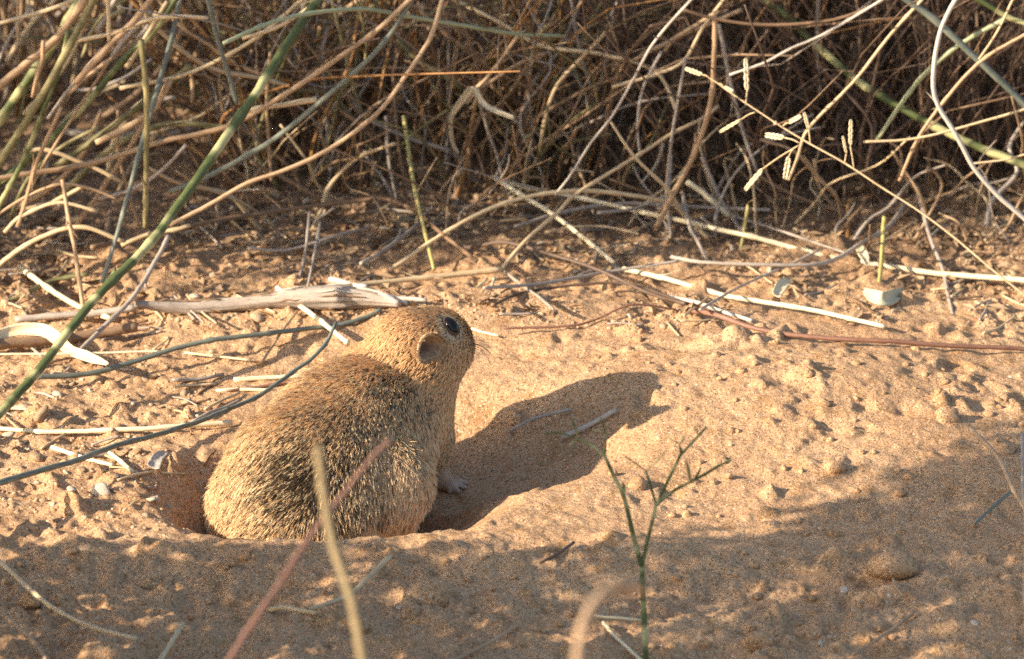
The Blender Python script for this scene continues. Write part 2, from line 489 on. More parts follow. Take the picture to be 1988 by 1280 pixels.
# ------------------------------------------------------------------ the rodent
def build_rodent():
    A = atz(618, 952, 0.000)      # rump
    B = atz(694, 850, 0.011)      # loin
    Cc = atz(752, 775, 0.021)     # shoulders
    D = atz(786, 724, 0.030)      # nape
    E = atz(806, 690, 0.037)      # skull
    E2 = at(850, 672, E[1] + 0.006)
    F = at(886, 684, E[1] + 0.017)  # muzzle
    prim, fine_prim = [], []      # (p0, r0, p1, r1)
    def cone(p0, r0, p1, r1, into=prim):
        into.append((np.asarray(p0, float), r0, np.asarray(p1, float), r1))
    cone(A, .0345, B, .0290)
    cone(B, .0290, Cc, .0205)
    cone(Cc, .0195, D, .0160)
    cone(D, .0160, E, .0166)
    cone(E, .0160, E2, .0122)
    cone(E2, .0122, F, .0060)
    lh = at(533, 990, A[1] + 0.002)
    cone(lh, .0235, at(575, 965, A[1]), .026)            # far-side haunch
    rh = at(752, 938, A[1] - 0.006)
    cone(rh, .0158, at(735, 965, A[1] - .008), .0160)    # near-side thigh
    cone(at(720, 985, A[1] - .006), .0125, at(722, 1025, A[1] - .006), .0080)
    sh = at(800, 792, Cc[1] - .004)
    cone(sh, .0120, at(836, 868, Cc[1] + .010), .0072)      # near shoulder and upper arm
    cone(at(706, 716, Cc[1] + .012), .0085, at(745, 735, Cc[1] + .008), .012)      # far shoulder
    cone(at(818, 748, E[1] - .002), .0118, at(824, 850, Cc[1] + .012), .0090)      # throat and chest
    ch = at(826, 850, Cc[1] + .014)
    wr = ground_hit(862, 952)
    wr = wr + np.array([0, 0, .0030])
    el = at(838, 885, (ch[1] + wr[1]) / 2)
    cone(ch, .0086, el, .0062)                           # foreleg
    cone(el, .0060, wr, .0030, fine_prim)
    toes = []
    for px, py in ((906, 944), (903, 953), (890, 960), (874, 961)):
        tp = ground_hit(px, py) + np.array([0, 0, .0012])
        mid = (wr + tp) / 2 + np.array([0, 0, .0012])
        cone(wr, .0019, mid, .0013, fine_prim)
        cone(mid, .0013, tp, .0009, fine_prim)
        toes.append(tp)
    K = .0019
    def group(p, prims, K):
        s = 0
        for a, r0, b, r1 in prims:
            ab = b - a
            t = np.clip(((p - a) @ ab) / (ab @ ab + 1e-12), 0, 1)
            d = np.linalg.norm(p - a - t[:, None] * ab, axis=1) - (r0 + (r1 - r0) * t)
            s = s + np.exp(np.clip(-d / K, -60, 60))
        return -K * np.log(s + 1e-30)
    def sdf(p):
        a, b, k = group(p, prim, K), group(p, fine_prim, .0004), .0006
        m_ = np.minimum(a, b)
        return m_ - k * np.log(np.exp(-(a - m_) / k) + np.exp(-(b - m_) / k))
    b = Buf()
    v0, f0 = ICO[2]
    for a, r0, c, r1 in prim + fine_prim:
        n = max(2, int(np.linalg.norm(c - a) / (min(r0, r1) * .4)) + 1)
        for t in np.linspace(0, 1, n):
            b.add(v0 * (r0 + (r1 - r0) * t) + a + (c - a) * t, f0)
    tmp = bpy.data.objects.new('tmp', b.mesh('tmp'))
    COL.objects.link(tmp)
    md = tmp.modifiers.new('r', 'REMESH')
    md.mode = 'VOXEL'
    md.voxel_size = 0.0009
    dg = bpy.context.evaluated_depsgraph_get()
    me = bpy.data.meshes.new_from_object(tmp.evaluated_get(dg))
    me.name = 'rodent_body'
    bpy.data.objects.remove(tmp)
    V = np.empty(len(me.vertices) * 3, np.float32)
    me.vertices.foreach_get('co', V)
    V = V.reshape(-1, 3).astype(float)
    e = 1e-5
    for _ in range(7):
        d = sdf(V)
        g = np.stack([sdf(V + e * np.eye(3)[k]) - d for k in range(3)], 1) / e
        V -= np.clip(d, -.0015, .0015)[:, None] * g / (np.sum(g * g, 1)[:, None] + 1e-9) * .8
    me.vertices.foreach_set('co', V.astype(np.float32).ravel())
    for p in me.polygons:
        p.use_smooth = True
    me.update()
    me.materials.clear()
    root = empty('rodent', tuple(A - np.array([0, 0, .036])))
    tag(root, 'plump sandy-brown rodent with small round ear and black eye sitting in sand hollow', 'rodent')
    off = np.array(root.location)
    # skin
    m, t, bs = nt('rodent_skin')
    att = N(t, 'ShaderNodeAttribute', attribute_name='pale').outputs['Fac']
    t.links.new(mixc(t, att, (.30, .17, .08), (.50, .37, .27)), bs.inputs['Base Color'])
    bs.inputs['Roughness'].default_value = .8
    pale = np.zeros(len(V))
    for tp in toes + [wr]:
        pale = np.maximum(pale, 1 - sstep(.004, .009, np.linalg.norm(V - tp, axis=1)))
    at_ = me.attributes.new('pale', 'FLOAT', 'POINT')
    at_.data.foreach_set('value', pale.astype(np.float32))
    body = link('body', me, m, root, tuple(-off))
    bvh = BVHTree.FromPolygons([Vector(v) for v in V], [tuple(p.vertices) for p in me.polygons])
    def surf(px, py):
        h = bvh.ray_cast(Vector(CAM), Vector(ray(px, py)).normalized())
        return np.array(h[0]), np.array(h[1])

    # eye
    ep, en = surf(876, 634)
    bm_v, bm_f = ICO[3]
    up = np.array([-.18, .12, .98])
    zax = en
    xax = np.cross(up, zax)
    xax /= np.linalg.norm(xax)
    yax = np.cross(zax, xax)
    eb = Buf()
    eb.add(ep + en * .0000 + (bm_v[:, :1] * .0027) * xax + (bm_v[:, 1:2] * .0038) * yax + (bm_v[:, 2:] * .0024) * zax, bm_f)
    m, t, bs = nt('eye_black')
    bs.inputs['Base Color'].default_value = (.006, .005, .005, 1)
    bs.inputs['Roughness'].default_value = .15
    bs.inputs['Specular IOR Level'].default_value = .3
    eye = link('eye', eb.mesh('eye', origin=ep), m, root, tuple(ep - off))
    lid = Buf()
    th = np.linspace(0, 2 * math.pi, 25)
    lid.tube([ep + en * .0003 + math.cos(a) * .0028 * xax + math.sin(a) * .0038 * yax for a in th], .00042, 6, cap=False)
    m, t, bs = nt('eyelid')
    bs.inputs['Base Color'].default_value = (.10, .06, .04, 1)
    link('eyelid', lid.mesh('eyelid', origin=ep), m, root, tuple(ep - off))

    # ear: an open cup with a rolled rim
    rp, rn = surf(822, 676)
    nz = np.array([.42, -.80, .28])
    nz /= np.linalg.norm(nz)
    ux = np.cross([0, 0, 1], nz)
    ux /= np.linalg.norm(ux)
    uy = np.cross(nz, ux)
    cs, sn = math.cos(R(24)), math.sin(R(24))
    ux, uy = cs * ux - sn * uy, sn * ux + cs * uy
    def ear_mesh():
        rings, seg = 14, 40
        vv, ff = [], []
        for i in range(rings + 1):
            u = i / rings
            for k in range(seg):
                a = k * 2 * math.pi / seg
                wob = 1 + .09 * math.sin(2 * a + .9) + .06 * math.sin(3 * a + 1) - .10 * math.exp(-((a - 5.3) / .35) ** 2)
                back = .5 + .5 * math.cos(a - R(150))        # the rim stands proud at the back of the ear
                lift = (.0016 + .0070 * back) * u ** 3.0 - .0012 * (1 - u)
                curl = 1 - .10 * back * max(0, u - .8) / .2
                vv.append(rp + rn * .0018 + u * wob * curl * (.0064 * math.cos(a) * ux + .0060 * math.sin(a) * uy)
                          + nz * (lift + .0005 * math.sin(7 * a) * (1 - u) * u))
            if i:
                for k in range(seg):
                    ff.append(((i - 1) * seg + k, (i - 1) * seg + (k + 1) % seg, i * seg + (k + 1) % seg, i * seg + k))
        return vv, ff, rings, seg
    vv, ff, rings, seg = ear_mesh()
    o1 = Buf()
    o1.add(vv, ff)
    o1.tone = [np.repeat(np.linspace(0, 1, rings + 1), seg)]
    m, t, bs = nt('ear_skin')
    co = N(t, 'ShaderNodeTexCoord').outputs['Object']
    tn = N(t, 'ShaderNodeAttribute', attribute_name='tone').outputs['Fac']
    c = mixc(t, ramp(t, tn, .25, .85), (.13, .075, .048), (.46, .31, .185))
    c = mixc(t, ramp(t, noise(t, co, 600, 4), .45, .75), c, (.16, .09, .055))
    t.links.new(c, bs.inputs['Base Color'])
    bs.inputs['Roughness'].default_value = .65
    bs.inputs['Subsurface Weight'].default_value = 0.0
    ear = link('ear', o1.mesh('ear', origin=rp), m, root, tuple(rp - off))
    sol = ear.modifiers.new('thick', 'SOLIDIFY')
    sol.thickness = .0007
    rimb = Buf()
    rim_pts = [np.array(vv[rings * seg + k % seg]) for k in range(seg + 1)]
    rimb.tube(rim_pts[7:30], [.0002, .0004, .0006, .0007, .0004, .0002], 7, wobble=.12)
    m, t, bs = nt('ear_rim')
    bs.inputs['Base Color'].default_value = (.66, .49, .30, 1)
    bs.inputs['Roughness'].default_value = .8
    link('rim', rimb.mesh('rim', origin=rp), m, ear)

    # fur: clumped banded hairs lying back from the nose and down the flanks
    tri = []
    for p in me.polygons:
        vs = list(p.vertices)
        for k in range(1, len(vs) - 1):
            tri.append((vs[0], vs[k], vs[k + 1]))
    tri = np.array(tri)
    a, b_, c_ = V[tri[:, 0]], V[tri[:, 1]], V[tri[:, 2]]
    cr = np.cross(b_ - a, c_ - a)
    area = np.linalg.norm(cr, axis=1)
    fn = cr / (area[:, None] + 1e-15)
    def sample(n):
        i = rng.choice(len(tri), n, p=area / area.sum())
        u, v = rng.random(n), rng.random(n)
        s = u + v > 1
        u[s], v[s] = 1 - u[s], 1 - v[s]
        return a[i] + u[:, None] * (b_[i] - a[i]) + v[:, None] * (c_[i] - a[i])
    def grad(p):
        d = sdf(p)
        g = np.stack([sdf(p + e * np.eye(3)[k]) - d for k in range(3)], 1)
        return g / (np.linalg.norm(g, axis=1)[:, None] + 1e-12)
    NC, PER = 92000, 3
    cp = sample(NC)
    cn = grad(cp)
    spine = [A - (B - A) * .8, A, B, Cc, D, E, F]
    def flow(p):
        best, dirn = np.full(len(p), 9.0), np.zeros((len(p), 3))
        wsum = np.zeros(len(p))
        for q0, q1 in zip(spine[:-1], spine[1:]):
            ab = q1 - q0
            tt = np.clip(((p - q0) @ ab) / (ab @ ab), 0, 1)
            dd = np.linalg.norm(p - q0 - tt[:, None] * ab, axis=1)
            w = np.exp(-dd / .006)
            dirn += w[:, None] * (-ab / np.linalg.norm(ab))
            wsum += w
        return dirn / wsum[:, None]
    axis_d = (Cc - A) / np.linalg.norm(Cc - A)
    f = flow(cp)
    lateral = cp - (A + ((cp - A) @ axis_d)[:, None] * axis_d)
    lateral /= np.linalg.norm(lateral, axis=1)[:, None] + 1e-9
    headness = sstep(.030, .058, (cp - A) @ axis_d)
    f = f + (1 - headness)[:, None] * (np.array([0, 0, -.45]) + .55 * lateral)
    pole, _ = surf(606, 985)
    dp = cp - pole
    dpl = np.linalg.norm(dp, axis=1)
    f = f + (.8 * np.exp(-(dpl / .034) ** 2) / (dpl + .004))[:, None] * dp
    f = f - cn * np.sum(f * cn, 1)[:, None]
    f = f / (np.linalg.norm(f, axis=1)[:, None] + 1e-9)
    dE = np.linalg.norm(cp - E2, axis=1)
    dF = np.linalg.norm(cp - F, axis=1)
    length = .0046 - .0024 * headness
    length = np.minimum(length, .0016 + .10 * np.clip(dF - .006, 0, 1))
    dtoe = np.min([np.linalg.norm(cp - tp, axis=1) for tp in toes] + [np.linalg.norm(cp - wr, axis=1)], axis=0)
    length *= .12 + .88 * sstep(.004, .014, dtoe)
    leg = 1 - sstep(.004, .012, np.linalg.norm(cp - el, axis=1))
    length *= 1 - .5 * leg
    keep = np.ones(NC, bool)
    polar = np.exp(-(dpl / .020) ** 2)
    rel = cp - ep
    keep &= ~(((rel @ xax) / .0030) ** 2 + ((rel @ yax) / .0041) ** 2 < 1.0) | (np.linalg.norm(rel, axis=1) > .006)
    keep &= np.linalg.norm(cp - rp, axis=1) > .0050
    keep &= dtoe > .0035
    cp, cn, f, length, headness, polar = cp[keep], cn[keep], f[keep], length[keep], headness[keep], polar[keep]
    nc = len(cp)
    # colours of the coat by place on the body
    px_dark = [(598, 935, .021, .022, 1.15), (560, 985, .018, 0, .5), (668, 885, .016, 0, .35), (770, 752, .011, 0, .38), (680, 820, .012, 0, .25), (825, 795, .011, 0, .35)]
    dark = np.zeros(nc)
    for qx, qy, rad1, rad2, k in px_dark:
        q, _ = surf(qx, qy)
        dd = np.linalg.norm(cp - q, axis=1)
        dark = np.maximum(dark, k * np.exp(-(dd / rad1) ** 2))
    q1, _ = surf(790, 930)
    q2, _ = surf(850, 840)
    palef = np.maximum(np.exp(-(np.linalg.norm(cp - q1, axis=1) / .017) ** 2), np.exp(-(np.linalg.norm(cp - q2, axis=1) / .016) ** 2))
    q3, _ = surf(760, 1030)
    belly = np.clip(-cn[:, 2] - .2, 0, 1)
    pale_c = np.clip(palef * .55 + belly, 0, 1)
    lw = np.array([.50, .29, .12])
    buff = np.array([.75, .465, .225])
    cream = np.array([.89, .65, .40])
    clr = rng.random(nc)
    mid = buff + (cream - buff) * (clr ** 1.5)[:, None]
    mid = mid * np.where(rng.random(nc) < .24 * (1 - .6 * headness), rng.uniform(.35, .75, nc), rng.uniform(.92, 1.15, nc))[:, None]
    mid = mid + (np.array([.80, .62, .42]) - mid) * (pale_c * .6)[:, None]
    mid = mid + (np.array([.66, .39, .17]) - mid) * (headness * .5)[:, None]
    ring = np.exp(-((np.linalg.norm(cp - ep, axis=1) - .0048) / .0012) ** 2)
    mid = mid + (np.array([.90, .74, .52]) - mid) * (.7 * ring)[:, None]
    isdark = rng.random(nc) < np.clip(.05 + .66 * dark, 0, .8) * (1 - .9 * pale_c)
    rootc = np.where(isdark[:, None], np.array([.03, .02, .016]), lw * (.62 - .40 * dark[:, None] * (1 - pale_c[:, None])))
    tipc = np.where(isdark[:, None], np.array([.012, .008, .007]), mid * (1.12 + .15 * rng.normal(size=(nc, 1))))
    midc = np.where(isdark[:, None], mid * .16, mid)
    # children
    tot = nc * PER
    ci = np.repeat(np.arange(nc), PER)
    P0 = np.repeat(cp, PER, 0)
    Nn = np.repeat(cn, PER, 0)
    Ff = np.repeat(f, PER, 0)
    jit = rng.normal(0, .00024, (tot, 3))
    jit -= Nn * np.sum(jit * Nn, 1)[:, None]
    rootp = P0 + jit
    rootp -= sdf(rootp)[:, None] * Nn
    Lh = np.repeat(length, PER) * rng.uniform(.75, 1.15, tot)
    cl = np.repeat(rng.normal(0, .12, (nc, 3)), PER, 0)
    Fj = Ff + cl + rng.normal(0, .10, (tot, 3))
    lift = np.repeat(rng.uniform(.24, .46, nc) * (1 - .25 * headness) * (1 + .5 * polar), PER)
    pts = np.empty((tot, 4, 3), np.float32)
    for j, s in enumerate((0, .36, .7, 1.0)):
        lay = s * (.55 + .45 * s)
        pts[:, j] = rootp - jit * (s * .72) + Nn * ((lift * s * (1 - .25 * s)) * Lh - .0002 * (j == 0))[:, None] + Fj * (lay * Lh * .9)[:, None]
    # short hairs on the ear: along its rim and inside the cup
    ev = np.array(vv).reshape(rings + 1, seg, 3)
    ne = 2600
    ri = np.where(rng.random(ne) < .55, rings - rng.integers(0, 2, ne), rng.integers(4, rings, ne))
    ki = rng.integers(0, seg, ne)
    eb0 = ev[ri, ki] + rng.normal(0, .0002, (ne, 3))
    outw = ev[ri, ki] - ev[0, 0]
    outw /= np.linalg.norm(outw, axis=1)[:, None] + 1e-9
    side_ = np.where(rng.random(ne) < .5, 1, -1)[:, None]
    edir = outw * .55 + nz * .5 + np.array([-.35, .1, -.15]) + rng.normal(0, .25, (ne, 3))
    el_ = rng.uniform(.0008, .0019, ne)
    epts = np.stack([eb0 + edir * (s_ * el_)[:, None] for s_ in (0, .36, .7, 1.0)], 1).astype(np.float32)
    pts = np.concatenate([pts, epts])
    n_body = tot
    tot = tot + ne
    fu = bpy.data.hair_curves.new('fur')
    fu.add_curves([4] * tot)
    fu.position_data.foreach_set('vector', pts.ravel())
    rad = fu.attributes.get('radius') or fu.attributes.new('radius', 'FLOAT', 'POINT')
    wr_ = np.tile(np.array([.00009, .00010, .00008, .000025], np.float32), tot)
    rad.data.foreach_set('value', wr_)
    colr = np.ones((tot, 4, 4), np.float32)
    colr[n_body:, :, :3] = np.array([.66, .45, .25]) * rng.uniform(.4, 1.2, (ne, 1, 1))
    vary = (1 + .14 * rng.normal(size=(n_body, 1))).clip(.6, 1.4)
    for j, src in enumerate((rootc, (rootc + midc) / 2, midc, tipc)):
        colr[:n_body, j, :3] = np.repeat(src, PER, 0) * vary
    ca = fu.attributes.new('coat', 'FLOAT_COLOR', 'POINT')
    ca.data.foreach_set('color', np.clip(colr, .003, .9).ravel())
    m, t, bs = nt('fur')
    at_n = N(t, 'ShaderNodeAttribute', attribute_name='coat')
    t.links.new(at_n.outputs['Color'], bs.inputs['Base Color'])
    bs.inputs['Roughness'].default_value = .55
    bs.inputs['Specular IOR Level'].default_value = .25
    fur = bpy.data.objects.new('fur', fu)
    COL.objects.link(fur)
    fu.materials.append(m)
    fur.parent = body
    fur['kind'] = 'stuff'
    # whiskers
    mw, t, bs = nt('whisker')
    bs.inputs['Base Color'].default_value = (.05, .035, .03, 1)
    for k in range(7):
        p, nn = surf(905 + random.uniform(-6, 4), 668 + random.uniform(-10, 14))
        d = np.array([.9, .2 + random.uniform(-.3, .3), random.uniform(-.5, .25)])
        L = random.uniform(.012, .02)
        wb = Buf()
        wb.tube(spline([p - nn * .001, p + d * L * .5, p + d * L + np.array([-.002, 0, -.004])], 10), [.00009, .00003], 4)
        link('whisker', wb.mesh('whisker', origin=p), mw, root, tuple(p - off))
build_rodent()

# ------------------------------------------------------------------ single stems, straws and twigs
def place(pts, depth):
    out = []
    n = len(pts)
    if depth == 'g' or isinstance(depth, str):
        lift = float(depth[1:]) / 1000 if len(depth) > 1 else 0.0006
        hits = np.array([ground_hit(*p)[1] for p in pts])
        u = np.linspace(0, 1, n)
        deg = 0 if n < 2 else (1 if n < 4 else 2)
        fit = np.polyval(np.polyfit(u, hits, deg), u)
        fit = fit - np.clip(np.max(fit - hits), 0, .02) - lift / math.tan(PITCH)
        return np.array([at(p[0], p[1], min(y, h + .004)) for p, y, h in zip(pts, fit, hits)])
    y0, y1 = depth if isinstance(depth, tuple) else (depth, depth)
    px = np.array(pts, float)
    L = np.concatenate([[0], np.cumsum(np.linalg.norm(np.diff(px, axis=0), axis=1))])
    ys = y0 + (y1 - y0) * L / L[-1]
    for p, y in zip(pts, ys):
        h = ground_hit(*p)[1]
        out.append(at(p[0], p[1], min(y, h + .002)))
    return np.array(out)
def extend(P, pts):
    """a stem that leaves the picture goes on, down to the ground or out into the air"""
    P = list(P)
    for end in (0, -1):
        x, y = pts[end]
        if 3 < x < 1985 and 3 < y < 1277:
            continue
        a, b = (P[0], P[1]) if end == 0 else (P[-1], P[-2])
        d = (a - b) / (np.linalg.norm(a - b) + 1e-9)
        q, new = a.copy(), []
        for k in range(8):
            d = d + np.array([0, 0, -.06 if d[2] < .25 else .01])
            d /= np.linalg.norm(d)
            q = q + d * .02
            new.append(q.copy())
            if q[2] < H(q[0], q[1]) - .004:
                break
        P = new[::-1] + P if end == 0 else P + new
    return np.array(P)
def S(name, mat, diam, pts, depth, label, cat='grass stem', group=None, flat=1.0, nodes=None, parent=None):
    P = extend(place(pts, depth), pts)
    rad = np.array([diam, diam * .85] if not isinstance(diam, tuple) else diam) * MPP * .5
    L = np.sum(np.linalg.norm(np.diff(P, axis=0), axis=1))
    n = int(np.clip(L / .0022, 8, 90))
    C = spline(P, n)
    C = C + rng.normal(0, .05, C.shape) * rad.mean()
    nk = max(4, int(L / .022))
    kn = rng.normal(0, .22 if mat in ('cream', 'straw', 'green') else .4, (nk, 3)) * rad.mean()
    C = C + np.stack([np.interp(np.linspace(0, 1, n), np.linspace(0, 1, nk), kn[:, k]) for k in range(3)], 1)
    b = Buf()
    if nodes is None:
        nodes = .024 if rad.mean() > .0007 and mat not in ('grey', 'dark', 'brown', 'red', 'silver') else 0
    b.tube(C, rad, 8, flat=flat, wobble=.045 if mat in ('grey', 'dark', 'brown', 'red') else .02, nodes=nodes)
    base = C[0] if C[0][2] < C[-1][2] else C[-1]
    o = link(name, b.mesh(name, origin=base), M[mat], None, tuple(base))
    tag(o, label, cat, group)
    if L > .05 and rad.mean() > .0005 and mat not in ('red', 'dark', 'brown'):
        for k in range(int(rng.integers(0, 4))):        # split sheath strips left on the stem
            i = int(rng.integers(2, n - 6))
            d = C[i + 3] - C[i]
            d /= np.linalg.norm(d)
            if rng.random() < .5:
                d = -d
            sd = np.cross(d, rng.normal(size=3))
            sd /= np.linalg.norm(sd)
            ln = rng.uniform(.004, .013)
            r0 = rad.mean()
            sb = Buf()
            sb.tube(spline([C[i] + sd * r0 * .6, C[i] + d * ln * .5 + sd * (r0 * 1.1 + ln * .04), C[i] + d * ln + sd * (r0 * 1.4 + ln * rng.uniform(.1, .45))], 8), np.array([.75, .7, .5, .12]) * r0, 5, flat=.35)
            link('sheath', sb.mesh('sheath', origin=base), M[mat], o)
    return o, C

# --- stalks at the side of the green grass clump
S('green_stalk', 'green', (20, 16), [(-20, 825), (95, 692), (197, 565), (318, 440), (440, 262), (520, 140), (620, -10)][::-1], (.30, .11), 'thick dark green stalk slanting in front of the pale stick and pebbles', 'stalk')
S('green_stalk', 'green', 20, [(-10, 248), (40, 175), (100, 88), (160, -10)], .30, 'short stretch of mottled green stalk beside the thick tan cane', 'stalk')
S('green_stalk', 'green', 14, [(-10, 362), (85, 282), (176, 190), (246, 109), (292, 70), (348, -10)], .31, 'mottled green stalk running up past the straw arch to the blue-grey stem', 'stalk')
S('grass_stem', 'bluegrey', (13, 9), [(350, -10), (331, 81), (300, 200), (262, 340), (240, 410), (200, 550)], (.32, .26), 'blue-grey stem crossing behind the thick green stalk, leaning downward to a point')
S('grass_stem', 'olive', 12, [(267, 80), (278, 176), (282, 282), (285, 447)], .27, 'upright olive stem standing beside the blue-grey stem')
S('grass_stem', 'bluegrey', 11, [(401, -8), (419, 70), (440, 141), (458, 208)], .30, 'short grey-green stem ending in the air beside the thick green stalk')
S('grass_stem', 'pgreen', 9, [(433, 84), (510, 50), (590, 28), (700, 18), (790, 33), (900, 50), (1010, 67), (1090, 70)], (.26, .36), 'pale green stem bowed almost level across the top of the amber tussock')
S('grass_stem', 'bluegrey', (10, 11), [(806, -8), (745, 80), (640, 183), (530, 270), (405, 341), (330, 372)], (.30, .30), 'long slate blue stem slanting across the tan arching stem')
S('cane', 'tan', 17, [(172, -8), (116, 67), (35, 134), (-8, 170)], .29, 'thick tan cane crossing the mottled green stalks', 'cane')
S('grass_stem', 'straw', 9, [(-8, 47), (88, 21), (160, -6)], .32, 'straw-coloured stem crossing over the thick tan cane')
S('grass_stem', 'tan', 11, [(-8, 346), (180, 318), (317, 278), (440, 245), (540, 190), (640, 123), (728, 63), (806, -6)], (.29, .30), 'long tan stem sweeping over the thick green stalk and rising beside the slate blue stem')
S('grass_stem', 'tan', 10, [(864, -8), (838, 70), (788, 151), (740, 215), (640, 289), (560, 330), (475, 358), (400, 400), (330, 436)], (.30, .26), 'brownish stem arching down out of the amber tussock toward the green stalk')
S('twig', 'brown', (11, 8), [(180, 478), (317, 449), (458, 421), (600, 400), (700, 388), (755, 386), (806, 409), (850, 445), (925, 505)], 'g9', 'long dark brown twig arching over the ground behind the log', 'twig')
S('grass_stem', 'bluegrey', (9, 11), [(740, 598), (700, 618), (634, 636), (493, 650), (405, 660), (317, 682), (246, 703), (158, 727), (70, 737)], (.225, .165), 'blue-grey stem lying across the sand from the green stalk to behind the rodent')
S('grass_stem', 'bluegrey', (7, 15), [(655, 628), (627, 675), (563, 727), (493, 777), (405, 812), (317, 841), (236, 865), (141, 897), (0, 940), (-25, 948)], (.19, .02), 'blue-grey stem curving low over the sand to the back of the rodent')
# --- tan and cream stems by the green clump
tl = [
    ('straw', 9, [(46, 294), (88, 292), (151, 313), (197, 331), (236, 352)], .30, 'cream straw bowed over the shaded ground beside the olive stem'),
    ('tan', 7, [(-6, 418), (53, 380), (116, 356), (176, 366), (229, 387)], .27, 'thin tan hoop of grass below the bowed cream straw'),
    ('tan', 7, [(229, 215), (229, 282), (243, 352), (268, 440)], .33, 'tan stem standing alone before the grey fallen branch'),
    ('straw', 10, [(268, -8), (292, 39), (338, 84), (380, 116), (433, 141), (510, 155), (563, 169)], (.32, .36), 'cream stem sagging behind the thick green stalk from beside the blue-grey stem'),
    ('tan', 7, [(525, 102), (518, 194), (521, 282), (528, 352)], .34, 'upright tan stem behind the slate blue stem'),
    ('straw', 10, [(208, -8), (210, 40), (211, 81)], .25, 'short straw-coloured stem hanging beside the brownish slanting cane'),
    ('grey', 8, [(148, 174), (187, 172), (246, 148), (296, 113)], .38, 'grey stem with a bent end behind the mottled green stalk'),
    ('tan', 8, [(370, 137), (374, 168), (373, 201)], .36, 'short tan stub hanging over the shaded ground'),
    ('straw', 9, [(150, 80), (229, 63), (292, 39), (352, 33), (405, 35)], .27, 'straw running level behind the mottled green stalk'),
    ('tan', 13, [(148, 162), (211, 92), (262, 40), (300, -8)], .22, 'brownish slanting cane beside the mottled green stalk'),
    ('straw', (8, 12), [(440, 250), (475, 217), (546, 204), (618, 194)], .30, 'pale straw with a blunt frayed end over the slate blue stem'),
    ('tan', (8, 9), [(120, 345), (135, 430), (146, 480), (155, 541), (163, 602)], (.27, .25), 'thin tan stem standing in the sand beside the pale stick'),
    ('straw', 10, [(-8, 520), (60, 470), (150, 440), (240, 470)], .20, 'tan straw slanting behind the thin upright tan stem'),
    ('olive', 11, [(-8, 600), (45, 572), (95, 545), (170, 530)], .13, 'olive stem lying low beside the thick dark green stalk'),
    ('straw', 9, [(235, 475), (290, 455), (330, 448), (370, 438)], .22, 'short straw laid along the dark brown twig'),
    ('grey', (10, 9), [(327, 460), (299, 516), (260, 580), (211, 629), (151, 682)], (.26, .2), 'grey-brown stem slanting past the end of the log to the sand'),
    ('straw', 8, [(470, 75), (540, 52), (600, 15), (625, -8)], .3, 'cream stem with a forked top beside the thick green stalk'),
    ('tan', 8, [(300, -8), (350, 50), (400, 84), (470, 130), (530, 150)], .37, 'rusty tan stem deep behind the thick green stalk'),
    ('tan', 9, [(85, 80), (70, 150), (62, 190)], .14, 'short pale stem hanging among the mottled green stalks'),
    ('tan', 9, [(35, 440), (50, 390), (75, 300), (120, 210)], .13, 'tan stem rising steeply through the mottled green stalks'),
    ('straw', 8, [(10, 450), (40, 420), (110, 395), (190, 410)], .22, 'cream straw resting beneath the thin tan hoop'),
    ('olive', 16, [(-8, 330), (30, 270), (90, 170), (150, 60), (185, -8)], .08, 'olive stalk with yellowish joints beside the thick tan cane'),
    ('green', 12, [(-8, 410), (50, 300), (90, 200), (120, 120), (130, 60)], .15, 'dull green stalk in the crowded corner of the clump'),
]
for mat, d, pts, dep, lab in tl:
    dep = dep if isinstance(dep, tuple) else max(dep, .28)
    S('grass_stem', mat, d, pts, dep, lab)

for k in range(34):
    x0, y0 = rng.uniform(-30, 260), rng.uniform(60, 470)
    a = R(rng.normal(52, 16))
    L = rng.uniform(120, 420)
    bow = rng.normal(0, .10) * L
    pts = [(x0 + L * u * math.cos(a) + bow * math.sin(math.pi * u) * math.sin(a), y0 - L * u * math.sin(a) + bow * math.sin(math.pi * u) * math.cos(a)) for u in (0, .33, .66, 1)]
    pts = [q for q in pts if q[1] > -30]
    if len(pts) < 2:
        continue
    mat = ('tan', 'straw', 'olive', 'grey')[k % 4]
    word = {'tan': 'tan', 'straw': 'straw-coloured', 'olive': 'olive', 'grey': 'greyish'}[mat]
    S('grass_stem', mat, rng.uniform(6, 14), pts, rng.uniform(.29, .44), f'blurred {word} stem crowding behind the mottled green stalks', 'grass stem', f'{word} stems of the crowded clump')

